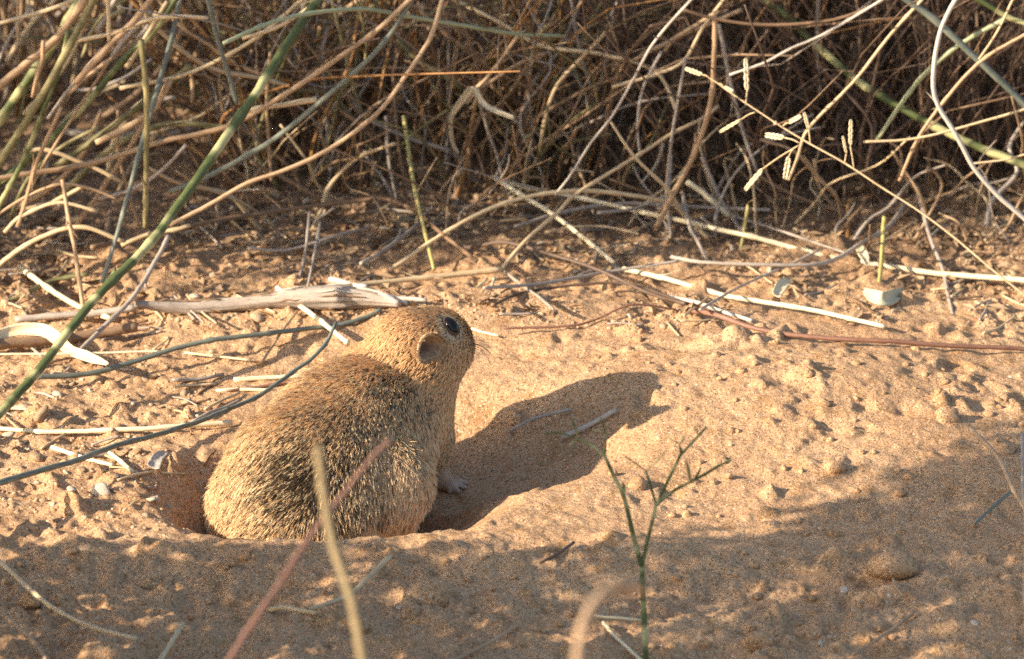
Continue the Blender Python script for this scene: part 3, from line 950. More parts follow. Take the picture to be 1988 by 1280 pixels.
# --- straws and sticks lying on the sand
ly = [
    ('straw', 'cream', (12, 11), [(39, 520), (88, 555), (151, 594), (213, 621)], 'g2', 'pale stick lying behind the thick dark green stalk'),
    ('straw', 'cream', 5, [(-6, 689), (141, 687), (313, 682)], 'g2', 'thin cream straw lying level under the thick dark green stalk'),
    ('straw', 'cream', 5, [(359, 685), (420, 692), (486, 699)], 'g1', 'short thin cream straw beside the long blue-grey stem'),
    ('straw', 'cream', (7, 10), [(-6, 831), (92, 838), (246, 833), (340, 828), (451, 822)], 'g1', 'long cream straw lying beside the pebbles and the blue-grey curve'),
    ('straw', 'cream', 10, [(454, 737), (540, 733), (623, 729)], 'g1', 'short bright straw lying against the back of the rodent'),
    ('twig', 'red', (5, 7), [(440, 759), (511, 750), (590, 737)], 'g1', 'short reddish twig beside the bright straw at the back of the rodent'),
    ('straw', 'cream', 7, [(419, 758), (470, 756), (530, 757)], 'g0.5', 'flat whitish straw under the short reddish twig'),
    ('straw', 'cream', 11, [(539, 557), (600, 606), (676, 664)], 'g3', 'bright cream straw leaning off the log toward the head of the rodent'),
    ('straw', 'tan', 6, [(577, 604), (546, 646), (507, 706)], 'g1', 'thin tan straw crossing under the bright cream straw'),
    ('straw', 'straw', 6, [(398, 794), (430, 778), (465, 763)], 'g1', 'short straw lying across the sand below the reddish twig'),
    ('twig', 'grey', 7, [(373, 817), (420, 797), (468, 779)], 'g1', 'short grey-brown twig lying along the blue-grey curve'),
    ('twig', 'grey', 8, [(335, 742), (385, 738), (432, 725)], 'g1', 'small grey twig lying beside the round pebble'),
    ('straw', 'cream', 9, [(100, 868), (160, 888), (218, 903)], 'g1', 'cream straw lying under the blue-grey curve among pebbles'),
    ('straw', 'cream', 9, [(212, 880), (236, 898), (256, 916)], 'g1', 'stubby cream straw lying beside the flaky husk'),
    ('straw', 'straw', (9, 12), [(590, 563), (700, 553), (841, 539), (973, 523)], 'g4', 'long straw lying level above the log behind the head of the rodent'),
    ('straw', 'straw', 8, [(971, 525), (1024, 465), (1080, 416), (1122, 374), (1240, 300), (1300, 262), (1365, 229), (1394, 206)], (.285, .36), 'long tan stem rising from the level straw into the shrub'),
    ('straw', 'cream', 6, [(960, 539), (943, 590), (926, 643)], (.27, .215), 'cream straw dropping from the level straw to the nose of the rodent'),
    ('straw', 'cream', 6, [(946, 543), (912, 570), (880, 594)], (.27, .235), 'short cream straw slanting down to the forehead of the rodent'),
    ('straw', 'cream', 5, [(915, 638), (940, 646), (968, 652)], 'g1', 'small cream straw lying at the nose of the rodent'),
    ('straw', 'straw', (8, 9), [(756, 522), (862, 451), (946, 406), (1017, 384), (1087, 372), (1151, 370), (1230, 379), (1299, 391)], (.295, .345), 'bowed straw arching over the brown twig and crossing the straight straws'),
    ('straw', 'cream', 10, [(958, 345), (1017, 384), (1080, 423), (1193, 508)], (.37, .30), 'straight pale straw slanting down under the bowed straw'),
    ('straw', 'cream', (9, 12), [(965, 349), (1034, 367), (1122, 384), (1228, 409), (1400, 448), (1464, 460), (1605, 497), (1710, 516), (1816, 530), (1957, 541), (1995, 545)], (.375, .285), 'very long straight straw resting across the litter before the dark shrub'),
    ('straw', 'cream', 10, [(1208, 522), (1299, 543), (1397, 571), (1429, 578), (1570, 601), (1718, 632)], 'g3', 'bright straight straw lying on the edge of the sand mound'),
    ('straw', 'cream', 12, [(1334, 352), (1376, 385), (1418, 419)], .355, 'short thick cream straw leaning before the dark hollow of the shrub'),
    ('twig', 'red', 10, [(1316, 602), (1383, 611), (1457, 636), (1534, 650), (1640, 659), (1746, 662), (1851, 669), (1995, 676)], 'g1.5', 'long reddish-brown twig lying along the top of the sand mound'),
    ('twig', 'red', 5, [(975, 637), (1105, 633), (1158, 620), (1228, 592), (1316, 601)], 'g1', 'thin red twig bent over the litter beside the rodent'),
    ('twig', 'silver', 9, [(1295, 573), (1376, 597), (1457, 622)], 'g2', 'whitish bark-stripped twig beside the long reddish-brown twig'),
    ('twig', 'grey', 8, [(1000, 440), (1087, 413), (1193, 396), (1300, 398), (1400, 403), (1500, 408)], 'g8', 'grey-brown twig lying under the bowed straw'),
    ('twig', 'grey', 7, [(1158, 413), (1228, 406), (1281, 384), (1295, 370), (1302, 300)], (.34, .37), 'grey twig bent in an elbow below the dark shrub'),
    ('twig', 'grey', 7, [(982, 529), (1030, 566), (1073, 599)], 'g3', 'grey twig slanting down from the end of the level straw'),
    ('twig', 'dark', 6, [(960, 590), (1000, 572), (1052, 560), (1175, 550), (1246, 560), (1316, 582)], 'g3', 'thin dark twig bowed over the gravel litter'),
    ('twig', 'grey', 7, [(940, 560), (1030, 553), (1120, 540), (1200, 526), (1320, 505)], 'g3', 'grey-tan twig lying along the gravel litter'),
    ('twig', 'dark', 8, [(850, 445), (900, 480), (980, 470), (1060, 490), (1160, 520), (1260, 570), (1330, 590)], 'g3', 'dark twig snaking through the gravel litter'),
    ('twig', 'grey', (9, 8), [(1762, 398), (1721, 442), (1675, 470), (1622, 502), (1570, 514), (1464, 513), (1358, 509), (1300, 500)], 'g6', 'bent grey branch propped over the litter under the very long straw'),
    ('twig', 'grey', 6, [(1360, 600), (1420, 565), (1470, 540), (1540, 510), (1590, 485)], 'g5', 'thin grey twig crossing under the bright straight straw'),
    ('twig', 'grey', 6, [(1420, 420), (1540, 455), (1640, 490)], 'g5', 'thin grey twig lying beyond the bent grey branch'),
    ('straw', 'straw', 5, [(1060, 452), (1120, 440), (1180, 442), (1240, 455)], 'g2', 'small curved straw in the gravel litter'),
    ('straw', 'straw', 4, [(1120, 505), (1150, 488), (1200, 478), (1250, 470)], 'g2', 'fine curled straw in the gravel litter'),
    ('twig', 'grey', 8, [(700, 512), (740, 490), (800, 445), (835, 405)], 'g6', 'grey twig leaning on the long dark brown twig'),
    ('twig', 'grey', 6, [(480, 480), (560, 486), (660, 455), (720, 440)], 'g2', 'grey twig lying on the shaded ground before the brown twig'),
    ('straw', 'silver', 12, [(640, 540), (680, 552), (715, 557)], 'g2', 'flat greyish straw lying above the log'),
    ('branch', 'grey', (15, 18), [(110, 252), (180, 262), (260, 263), (317, 264), (380, 252), (424, 240)], 'g2', 'grey fallen branch lying on the shaded ground behind the stems'),
    ('branch', 'brown', (24, 20), [(-10, 674), (100, 662), (190, 650), (268, 640)], 'g2', 'brown half-buried branch lying under the pale curled strap'),
    ('branch', 'grey', (13, 15), [(30, 620), (110, 612), (200, 606), (262, 598)], 'g2', 'greyish fallen branch in line with the end of the log'),
    ('twig', 'grey', 6, [(820, 650), (860, 610), (900, 590), (960, 575)], .262, 'fine grey twig behind the head of the rodent'),
    ('twig', 'dark', 6, [(1114, 1054), (1085, 1073), (1050, 1094)], 'g1', 'small dark twig stuck in the shaded rim of the hollow'),
    ('twig', 'grey', 7, [(990, 836), (1040, 812), (1110, 795)], 'g1', 'dark grey twig lying at the edge of the shadow of the rodent'),
    ('twig', 'silver', 10, [(1090, 850), (1140, 826), (1195, 795)], 'g1', 'whitish twig lying inside the shadow of the rodent'),
    ('straw', 'cream', 7, [(1172, 1210), (1196, 1237), (1246, 1284)], 'g1', 'pale straw lying at the foot of the green seedling'),
    ('straw', 'cream', 5, [(1153, 1196), (1200, 1200), (1247, 1205)], 'g1', 'thin pale straw lying level beside the green seedling'),
    ('twig', 'tan', 7, [(1008, 1214), (952, 1249), (878, 1284)], 'g1', 'tan straw lying on the shaded sand below the round lump'),
    ('straw', 'straw', 9, [(757, 1081), (716, 1122), (685, 1150), (640, 1168), (604, 1180)], 'g6', 'pale side branch crossing the blurred yellowish stem'),
    ('straw', 'straw', 10, [(521, 1183), (563, 1182), (612, 1192)], 'g1', 'bleached straw lying on the shaded sand beside the pale side branch'),
    ('twig', 'straw', (10, 8), [(-8, 1085), (70, 1154), (113, 1186), (176, 1217), (264, 1241)], 'g8', 'long pale twig slanting down over the shaded sand'),
    ('twig', 'straw', 9, [(353, 1210), (332, 1246), (308, 1285)], 'g4', 'stubby pale twig leaning out of the shaded sand'),
    ('twig', 'tan', 9, [(4, 1192), (70, 1249), (95, 1285)], 'g5', 'short tan twig beside the long pale slanting twig'),
    ('twig', 'tan', 9, [(1883, 832), (1939, 886), (1964, 943), (1992, 992)], 'g9', 'pinkish tan stem leaning over the shaded slope', ),
    ('twig', 'bluegrey', 7, [(1966, 951), (1930, 985), (1892, 1015)], 'g4', 'slate grey twig forking from the pinkish tan stem'),
    ('twig', 'grey', 8, [(1981, 845), (1984, 900), (1986, 940)], 'g9', 'short upright grey twig beside the pinkish tan stem'),
    ('twig', 'tan', 6, [(1774, 1188), (1728, 1224), (1655, 1274)], 'g1', 'thin tan twig lying on the shaded sand among white chips'),
    ('twig', 'tan', 5, [(1735, 1125), (1745, 1145), (1752, 1155)], 'g2', 'tiny tan twig poking from the dark lump of earth'),
]
for name, mat, d, pts, dep, lab in ly:
    S(name, mat, d, pts, dep, lab, name)

# --- stems standing in and hanging from the shrubs behind
bk = [
    ('tan', (10, 12), [(1390, 30), (1387, 106), (1376, 211), (1341, 310), (1306, 380), (1277, 443)], .335, 'stout tan stem curving down before the dark hollow of the shrub'),
    ('grey', (6, 8), [(1330, 114), (1313, 229), (1302, 299), (1296, 380), (1306, 465)], .345, 'thin grey-tan stem hanging straight beside the stout tan stem'),
    ('grey', 9, [(1397, 50), (1418, 158), (1439, 246), (1468, 330)], .37, 'grey stem slanting behind the stout tan stem'),
    ('brown', 8, [(1468, 327), (1485, 349), (1570, 391), (1693, 430)], .37, 'brown stem carrying on from the grey stem over the shaded litter'),
    ('silver', (8, 5), [(1350, -8), (1274, 74), (1232, 148), (1189, 225), (1147, 278), (1105, 342), (1077, 377)], .31, 'long silvery twig slanting down to the crossing straws'),
    ('grey', 7, [(1108, -8), (1122, 85), (1140, 151), (1168, 211)], .40, 'grey-tan stem hanging into the amber tussock'),
    ('straw', 9, [(860, -10), (975, 46), (1052, 88), (1151, 102), (1239, 123), (1284, 151), (1314, 218)], (.40, .36), 'pale stem arching over the tussock and kinked downward'),
    ('straw', 7, [(1189, 169), (1274, 144), (1327, 118), (1365, 53), (1410, -8)], .35, 'straw-coloured stem with a sharp bend beside the stout tan stem'),
    ('brown', 7, [(1323, 18), (1387, 35), (1464, 46), (1552, 46), (1640, 32), (1735, -8)], .33, 'brown twig sagging across the dark hollow of the shrub'),
    ('silver', 6, [(1725, -8), (1605, 63), (1534, 95), (1482, 123), (1418, 145)], .32, 'silvery twig slanting under the sagging brown twig'),
    ('green', (15, 17), [(1474, -8), (1534, 39), (1587, 92), (1658, 151), (1728, 197), (1816, 246), (1922, 292), (1995, 322)], (.40, .36), 'long bright green stalk slanting across the dark hollow of the shrub'),
    ('straw', (8, 6), [(1797, -8), (1728, 70), (1658, 158), (1570, 250), (1549, 306), (1531, 350)], .31, 'straight tan straw leaning over the bright green stalk to the seed head'),
    ('bluegrey', 15, [(1750, -8), (1816, 42), (1887, 106), (1939, 155), (1995, 210)], .31, 'thick grey-green stalk with peeling sheath beside the curved silvery stem'),
    ('pgreen', (10, 8), [(1950, 39), (1869, 85), (1816, 127), (1770, 176), (1704, 272)], .32, 'pale grey-green stem crossing behind the curved silvery stem'),
    ('green', 12, [(1888, -8), (1950, 32), (1995, 50)], .33, 'short green stalk in the corner above the thick grey-green stalk'),
    ('silver', (10, 9), [(1860, -8), (1827, 53), (1813, 123), (1816, 190), (1848, 253), (1887, 324), (1939, 380), (1995, 432)], .27, 'silvery stem curving in a long bow before the bright green stalk'),
    ('tan', 8, [(1995, 63), (1904, 120), (1830, 201), (1781, 271), (1746, 353)], .29, 'pinkish tan stem crossing the bow of the silvery stem'),
    ('straw', 6, [(1995, 210), (1922, 232), (1781, 268), (1675, 276)], .285, 'thin straw lying across the bow of the silvery stem'),
    ('straw', 6, [(1966, 0), (1936, 63), (1901, 116)], .30, 'short straw propped on the thick grey-green stalk'),
    ('grey', 9, [(1587, -8), (1587, 106), (1593, 189)], .41, 'blunt grey stem hanging in the dark hollow of the shrub'),
    ('grey', 9, [(1781, 366), (1795, 420), (1809, 470), (1834, 534), (1852, 612)], (.37, .27), 'pinkish grey stem standing at the edge of the litter'),
    ('brown', 8, [(1735, 299), (1760, 345), (1781, 385), (1721, 445)], .365, 'brown kinked twig joining the upright pinkish grey stem'),
    ('straw', 5, [(1988, 300), (1950, 310), (1885, 318)], .28, 'thin straw stub ending against the silvery bow'),
    ('tan', 8, [(1580, 310), (1594, 370), (1622, 408)], .38, 'tan stem standing in the dark hollow below the seed head'),
    ('grey', 9, [(1364, 306), (1390, 366), (1415, 410), (1442, 450)], .37, 'grey-brown stem leaning behind the stout tan stem'),
    ('grey', 8, [(1323, 375), (1341, 447), (1351, 463), (1374, 512)], (.35, .31), 'grey stem with a blunt top standing in the litter'),
    ('yellow', 7, [(1450, 400), (1439, 488), (1428, 536)], .335, 'thin yellow-green stem standing in the litter'),
    ('amber', 9, [(1648, 395), (1647, 430), (1647, 466)], .36, 'short amber stub standing in the litter'),
    ('yellow', 9, [(1716, 420), (1714, 460), (1707, 560)], .31, 'yellow-green stem standing by the grey-green leaf'),
    ('straw', (7, 8), [(1175, 64), (1122, 123), (1084, 165), (1062, 218), (1048, 284)], .37, 'pale stem bowed down in the middle of the amber tussock'),
    ('yellow', 9, [(784, 230), (795, 317), (805, 373), (820, 434), (841, 520)], (.37, .29), 'yellow-green stem standing behind the brown arching twig'),
    ('grey', 7, [(749, 225), (756, 317), (770, 386)], .37, 'grey-brown stem standing beside the yellow-green stem'),
    ('grey', 6, [(930, 205), (946, 246), (975, 345)], .38, 'grey stem dropping to the tip of the crossed straws'),
    ('grey', 7, [(1288, 280), (1274, 320), (1246, 353)], .375, 'short grey stem hanging above the long tan stem'),
    ('silver', 6, [(1283, 100), (1246, 176), (1235, 246), (1242, 304)], .36, 'pale grey stem dropping beside the long silvery twig'),
    ('tan', 9, [(1395, 25), (1330, 62), (1270, 95), (1230, 120)], .37, 'tan stem slanting from the top of the stout tan stem'),
    ('tan', 9, [(1440, 20), (1380, 45), (1310, 75), (1288, 100)], .38, 'frayed tan stem crossing the top of the stout tan stem'),
    ('brown', 9, [(640, 205), (700, 245), (790, 320), (880, 370)], .40, 'brown stem slanting into the shaded litter under the tussock'),
    ('grey', 6, [(602, 412), (592, 488), (577, 557)], (.31, .29), 'thin grey stem standing behind the log'),
    ('grey', 6, [(623, 430), (609, 506), (592, 592)], (.31, .265), 'second thin grey stem standing behind the log, with a cross piece on top'),
    ('grey', 6, [(609, 436), (630, 418), (650, 403)], .305, 'short grey cross piece on top of the thin grey stem'),
    ('olive', 12, [(770, 80), (815, 120), (860, 145), (895, 175)], .41, 'olive stem slanting to the knot of dry husk'),
    ('tan', 8, [(1008, 65), (957, 141), (930, 170), (912, 178)], .37, 'tan stem rising from the knot of dry husk'),
    ('tan', 8, [(1060, 105), (1000, 130), (950, 160), (905, 185)], .375, 'second tan stem leaning out of the knot of dry husk'),
    ('grey', 7, [(1000, 235), (1030, 250), (1065, 275)], .40, 'dark grey twig end lying deep in the tussock'),
]
for mat, d, pts, dep, lab in bk:
    S('twig' if mat in ('brown', 'silver') else 'grass_stem', mat, d, pts, dep, lab, 'twig' if mat in ('brown', 'silver') else 'grass stem')

# --- flat strap leaves and husks
def strap(name, pts, widths, depth, mat, label, cat, twist=0.0):
    P = place(pts, depth)
    C = spline(P, 26)
    w = np.interp(np.linspace(0, 1, 26), np.linspace(0, 1, len(widths)), widths) * MPP * .5
    b = Buf()
    T = np.gradient(C, axis=0)
    V, F = [], []
    for i in range(26):
        s = np.cross(T[i], -FWD)
        s /= np.linalg.norm(s)
        nn = np.cross(s, T[i])
        nn /= np.linalg.norm(nn)
        a = twist * i / 25
        s2 = s * math.cos(a) + nn * math.sin(a)
        n2 = np.cross(T[i] / np.linalg.norm(T[i]), s2)
        for k in range(7):
            u = k / 3 - 1
            V.append(C[i] + s2 * u * w[i] + n2 * (.35 * w[i] * (1 - u * u) + .04 * w[i] * math.sin(5 * k + i)))
    for i in range(25):
        for k in range(6):
            F.append((i * 7 + k, i * 7 + k + 1, i * 7 + k + 8, i * 7 + k + 7))
    b.add(V, F, np.repeat(np.arange(26) * .003, 7), np.tile(np.arange(7) / 7, 26), tone=.5)
    o = link(name, b.mesh(name, origin=C[0]), M[mat], None, tuple(C[0]))
    sm = o.modifiers.new('thick', 'SOLIDIFY')
    sm.thickness = .0004
    tag(o, label, cat)
    return o
strap('dry_strap', [(-25, 660), (0, 650), (35, 640), (81, 640), (106, 653), (134, 678), (170, 692), (208, 706)], [12, 20, 24, 24, 18, 20, 16, 6], 'g5', 'cream', 'broad pale strap of dry leaf curled over the brown branch', 'dry leaf', .5)
strap('dry_strap', [(915, 172), (886, 211), (876, 232), (879, 275), (891, 298)], [14, 12, 8, 8, 7], .365, 'straw', 'tan strip hanging from the knot of dry husk', 'dry leaf', .8)
strap('dry_strap', [(920, 170), (939, 201), (964, 215), (999, 229)], [8, 10, 9, 7], .365, 'cream', 'pale strip sticking out of the knot of dry husk', 'dry leaf', .6)
strap('dry_husk', [(900, 200), (912, 180), (925, 178), (930, 195), (915, 212)], [14, 20, 22, 20, 10], .366, 'straw', 'crumpled knot of dry husk caught in the amber tussock', 'husk', 1.5)
strap('dry_husk', [(1668, 478), (1676, 492), (1684, 512)], [14, 20, 12], 'g6', 'cream', 'curled cream husk standing on the litter under the very long straw', 'husk', .6)
strap('dry_husk', [(1508, 572), (1520, 550), (1532, 540)], [18, 24, 10], 'g3', 'cream', 'papery white husk beside the bright straight straw', 'husk', .6)
strap('dry_husk', [(298, 905), (306, 888), (322, 876)], [24, 22, 10], 'g2', 'silver', 'flaky whitish husk lying beside the stubby cream straw', 'husk', .5)
strap('fallen_leaf', [(1676, 562), (1695, 574), (1715, 580), (1735, 575), (1752, 560)], [8, 24, 28, 24, 4], 'g4', 'grey_leaf', 'grey-green shell-shaped leaf lying on the litter', 'leaf', .2)

# --- seed head
def seed_head():
    main = [(1330, 134), (1376, 151), (1422, 183), (1464, 211), (1517, 246), (1570, 278), (1640, 317), (1710, 363), (1781, 408), (1851, 460), (1922, 520), (1988, 572), (2010, 590)]
    P = extend(place(main, (.30, .235)), main)
    base = P[-1]
    root = empty('seed_grass', tuple(base))
    tag(root, 'fine seed-bearing grass stem with small pale spikelets slanting across the dark shrub', 'grass stem')
    b = Buf()
    b.tube(spline(P, 90), np.array([3.2, 5]) * MPP * .5, 7, wobble=.04)
    link('stem', b.mesh('stem', origin=base), M['straw'], root)
    def q(x, y):
        return at(x, y, np.interp(x, [1330, 1988], [.30, .235]) - .002)
    sp = [((1448, 204), (1450, 180), (1448, 113), 11), ((1466, 218), (1439, 232), (1397, 257), 8), ((1376, 151), (1365, 146), (1330, 133), 11), ((1395, 163), (1405, 168), (1424, 178), 8),
          ((1520, 245), (1531, 239), (1556, 225), 10), ((1573, 278), (1570, 252), (1561, 218), 8), ((1552, 278), (1524, 268), (1485, 262), 14), ((1550, 283), (1482, 327), (1446, 370), 11),
          ((1540, 290), (1532, 303), (1524, 349), 12), ((1658, 327), (1651, 285), (1652, 232), 9), ((1640, 317), (1643, 300), (1636, 264), 6), ((1500, 236), (1503, 240), (1508, 238), 9)]
    for a, m_, z, w in sp:
        A_, B_, C_ = q(*a), q(*m_), q(*z)
        pb = Buf()
        pb.tube(spline([A_, (A_ + B_) / 2 + np.array([0, 0, .0004]), B_], 7), 3.0 * MPP * .5, 5)
        pd = link('pedicel', pb.mesh('pedicel', origin=base), M['straw'], root)
        sb = Buf()
        n = 5                                         # overlapping scales
        d = (C_ - B_)
        side = np.cross(d, FWD)
        side /= np.linalg.norm(side)
        for k in range(n):
            for s in (-1, 1):
                t0 = (k + (.25 if s > 0 else 0)) / n
                c0 = B_ + d * t0
                c1 = B_ + d * min(1.0, t0 + .34)
                ww = w * MPP * .5 * (1 - .55 * abs(t0 - .35))
                mid = (c0 + c1) / 2 + side * s * ww * .62
                sb.tube(spline([c0, mid, c1 + side * s * ww * .25], 7), np.array([.2, .62, .55, .1]) * ww, 6, flat=.7)
        link('spikelet', sb.mesh('spikelet', origin=base), M['cream'], root)
seed_head()

# --- green seedling
def seedling():
    Y0 = float(ground_hit(1254, 1275)[1]) - .012
    def q(x, y):
        return at(x, y, Y0 + (1280 - y) * .00004)
    base = at(1255, 1300, Y0)
    base[2] = H(base[0], base[1]) - .002
    root = empty('seedling', tuple(base))
    tag(root, 'slender green forked seedling with narrow leaves growing before the sunlit sand mound', 'seedling')
    def br(name, pts, d, par=root, mat='green'):
        b = Buf()
        P = [q(*p) if isinstance(p[0], (int, float)) and len(p) == 2 else np.array(p) for p in pts]
        b.tube(spline(P, max(10, 6 * len(P))), np.array(d) * MPP * .5, 8, wobble=.03)
        return link(name, b.mesh(name, origin=base), M[mat], par)
    st = br('stem', [tuple(base), (1253, 1265), (1249, 1171), (1246, 1100)], [11, 9])
    l = br('branch', [(1246, 1100), (1231, 1046), (1211, 964), (1192, 925), (1174, 885)], [9, 6.5])
    r = br('branch', [(1246, 1098), (1258, 1046), (1274, 981)], [7, 6])
    for par, pts, d in [(l, [(1174, 885), (1175, 865), (1176, 843)], [5, 4]), (l, [(1174, 885), (1149, 866), (1122, 852)], [6, 5]), (l, [(1114, 850), (1086, 841), (1057, 843)], [4, 2]),
                        (r, [(1274, 981), (1262, 940), (1254, 915)], [5, 4]), (r, [(1274, 981), (1296, 935), (1321, 884)], [6, 5]), (r, [(1321, 884), (1345, 858), (1372, 829)], [5, 4]),
                        (r, [(1274, 981), (1305, 955), (1340, 936)], [6, 5]), (r, [(1340, 936), (1370, 920), (1395, 905), (1420, 893)], [6, 4])]:
        br('twig', pts, d, par)
    for par, p0, p1, w in [(l, (1122, 852), (1108, 809), 9), (l, (1176, 843), (1163, 806), 7), (l, (1176, 843), (1150, 834), 6), (l, (1122, 852), (1102, 866), 8), (r, (1254, 915), (1206, 882), 6), (r, (1254, 915), (1297, 872), 7),
                        (r, (1321, 884), (1319, 864), 5), (r, (1319, 864), (1303, 853), 4), (r, (1319, 864), (1330, 844), 6), (r, (1355, 845), (1347, 825), 5), (r, (1340, 936), (1331, 891), 9),
                        (r, (1348, 930), (1362, 905), 9), (r, (1211, 964), (1209, 935), 6)]:
        A_, B_ = q(*p0), q(*p1)
        b = Buf()
        b.tube(spline([A_, (A_ + B_) / 2 + np.array([.0003, -.0004, .0002]), B_], 9), np.array([.35, .9, 1, .8, .15]) * w * MPP * .5, 6, flat=.45)
        link('leaf', b.mesh('leaf', origin=base), M['green'], par)
seedling()

# --- stems close to the camera
S('grass_stem', 'dull', (22, 13), [(700, 1290), (688, 1200), (677, 1147), (655, 1066), (643, 1003), (630, 940), (617, 868)], (-.62, -.56), 'blurred yellowish stem standing before the rump of the rodent')
S('grass_stem', 'red', (11, 8), [(440, 1290), (486, 1221), (521, 1161), (577, 1073), (664, 961), (697, 919), (731, 881), (763, 850)], (-.52, -.42), 'blurred reddish-brown stem slanting before the flank of the rodent')
S('grass_stem', 'tan', (14, 13), [(1112, 1290), (1120, 1229), (1137, 1186), (1168, 1151), (1196, 1137), (1223, 1137), (1254, 1141)], (-.80, -.76), 'blurred hooked tan stem before the green seedling')

# --- the weathered split log
def log():
    ctr = [(262, 590), (310, 594), (369, 597), (453, 591), (538, 582), (622, 577), (690, 577), (745, 584), (775, 590)]
    wid = [10, 22, 24, 22, 26, 40, 46, 30, 12]
    P = place(ctr, 'g1')
    C = spline(P, 80)
    w = np.interp(np.linspace(0, 1, 80), np.linspace(0, 1, len(wid)), wid) * MPP * .55
    base = C[0]
    b = Buf()
    sides = 30
    T = np.gradient(C, axis=0)
    V, al, ar = [], [], []
    ridge = rng.normal(0, 1, sides)
    for i in range(80):
        t = T[i] / np.linalg.norm(T[i])
        s = np.cross(t, [0, 0, 1])
        s /= np.linalg.norm(s)
        u = np.cross(s, t)
        if i % 5 == 0:
            ridge = ridge * .93 + rng.normal(0, .34, sides)
        for k in range(sides):
            a = k * 2 * math.pi / sides
            r = w[i] * (1 + .13 * ridge[k])
            V.append(C[i] + r * (math.cos(a) * s * .9 + math.sin(a) * u))
            al.append(i * .0015)
            ar.append(k / sides * 3)
    F = [(i * sides + k, i * sides + (k + 1) % sides, (i + 1) * sides + (k + 1) % sides, (i + 1) * sides + k) for i in range(79) for k in range(sides)]
    F += [tuple(range(sides))[::-1], tuple(79 * sides + k for k in range(sides))]
    b.add(V, F, np.array(al), np.array(ar))
    root = empty('log', tuple(base))
    tag(root, 'weathered grey-pink split log lying behind the rodent', 'log')
    link('trunk', b.mesh('trunk', origin=base), M['grey'], root)
    for k in range(26):
        i = rng.integers(3, 74)
        ln = rng.integers(5, 18)
        j = min(79, i + ln)
        a = rng.uniform(R(10), R(170))
        pts = []
        for m_ in np.linspace(i, j, 5).astype(int):
            t = T[m_] / np.linalg.norm(T[m_])
            s = np.cross(t, [0, 0, 1])
            s /= np.linalg.norm(s)
            pts.append(C[m_] + w[m_] * 1.02 * (-math.cos(a) * s + math.sin(a) * np.cross(s, t)) + rng.normal(0, .0002, 3))
        sb = Buf()
        sb.tube(spline(pts, 12), np.array([.2, 1, .9, .2]) * rng.uniform(.0004, .0011), 5, flat=.6)
        link('splinter', sb.mesh('splinter', origin=base), M['silver' if k % 3 else 'brown'], root)
    for pts in ([(745, 582), (790, 580), (828, 583)], [(720, 570), (760, 577), (790, 590)]):
        sb = Buf()
        sb.tube(spline(place(pts, 'g3'), 12), [.0012, .0008], 7, wobble=.1)
        link('splinter', sb.mesh('splinter', origin=base), M['silver'], root)
log()

# ------------------------------------------------------------------ pebbles, clods and litter
STONES = {}
def stone_mesh(kind, k):
    key = (kind, k)
    if key not in STONES:
        sq = {'pebble': (1, .85, .7), 'pale_stone': (1, .8, .5), 'clod': (1, .95, .8)}[kind]
        v, f = stone_shape(3 if kind == 'clod' else 2, 100 + k + {'pebble': 0, 'pale_stone': 20, 'clod': 40}[kind], .3, sq)
        if kind == 'clod':
            v = ICO[3][0] * np.array(sq)
            f = ICO[3][1]
            for _ in range(60):                       # crumbly knobs
                d = rng.normal(size=3)
                d /= np.linalg.norm(d)
                un = v / np.linalg.norm(v, axis=1)[:, None]
                v = v + un * (rng.uniform(-.10, .16) * np.exp(-((1 - un @ d) / rng.uniform(.03, .12))))[:, None]
        b = Buf()
        b.add(v, f)
        me = b.mesh(kind)
        me.materials.append(M[kind])
        STONES[key] = me
    return STONES[key]
def stone(kind, p, r, label, cat, group=None):
    o = link(kind if kind != 'pale_stone' else 'pale_pebble', stone_mesh(kind, int(rng.integers(0, 8))), None, None, (p[0], p[1], H(p[0], p[1]) + r * rng.uniform(-.1, .25)))
    o.scale = (r * rng.uniform(.85, 1.15), r * rng.uniform(.85, 1.15), r * rng.uniform(.75, 1.1))
    o.rotation_euler = (rng.normal(0, .35), rng.normal(0, .35), rng.uniform(0, 6.28))
    return tag(o, label, cat, group)
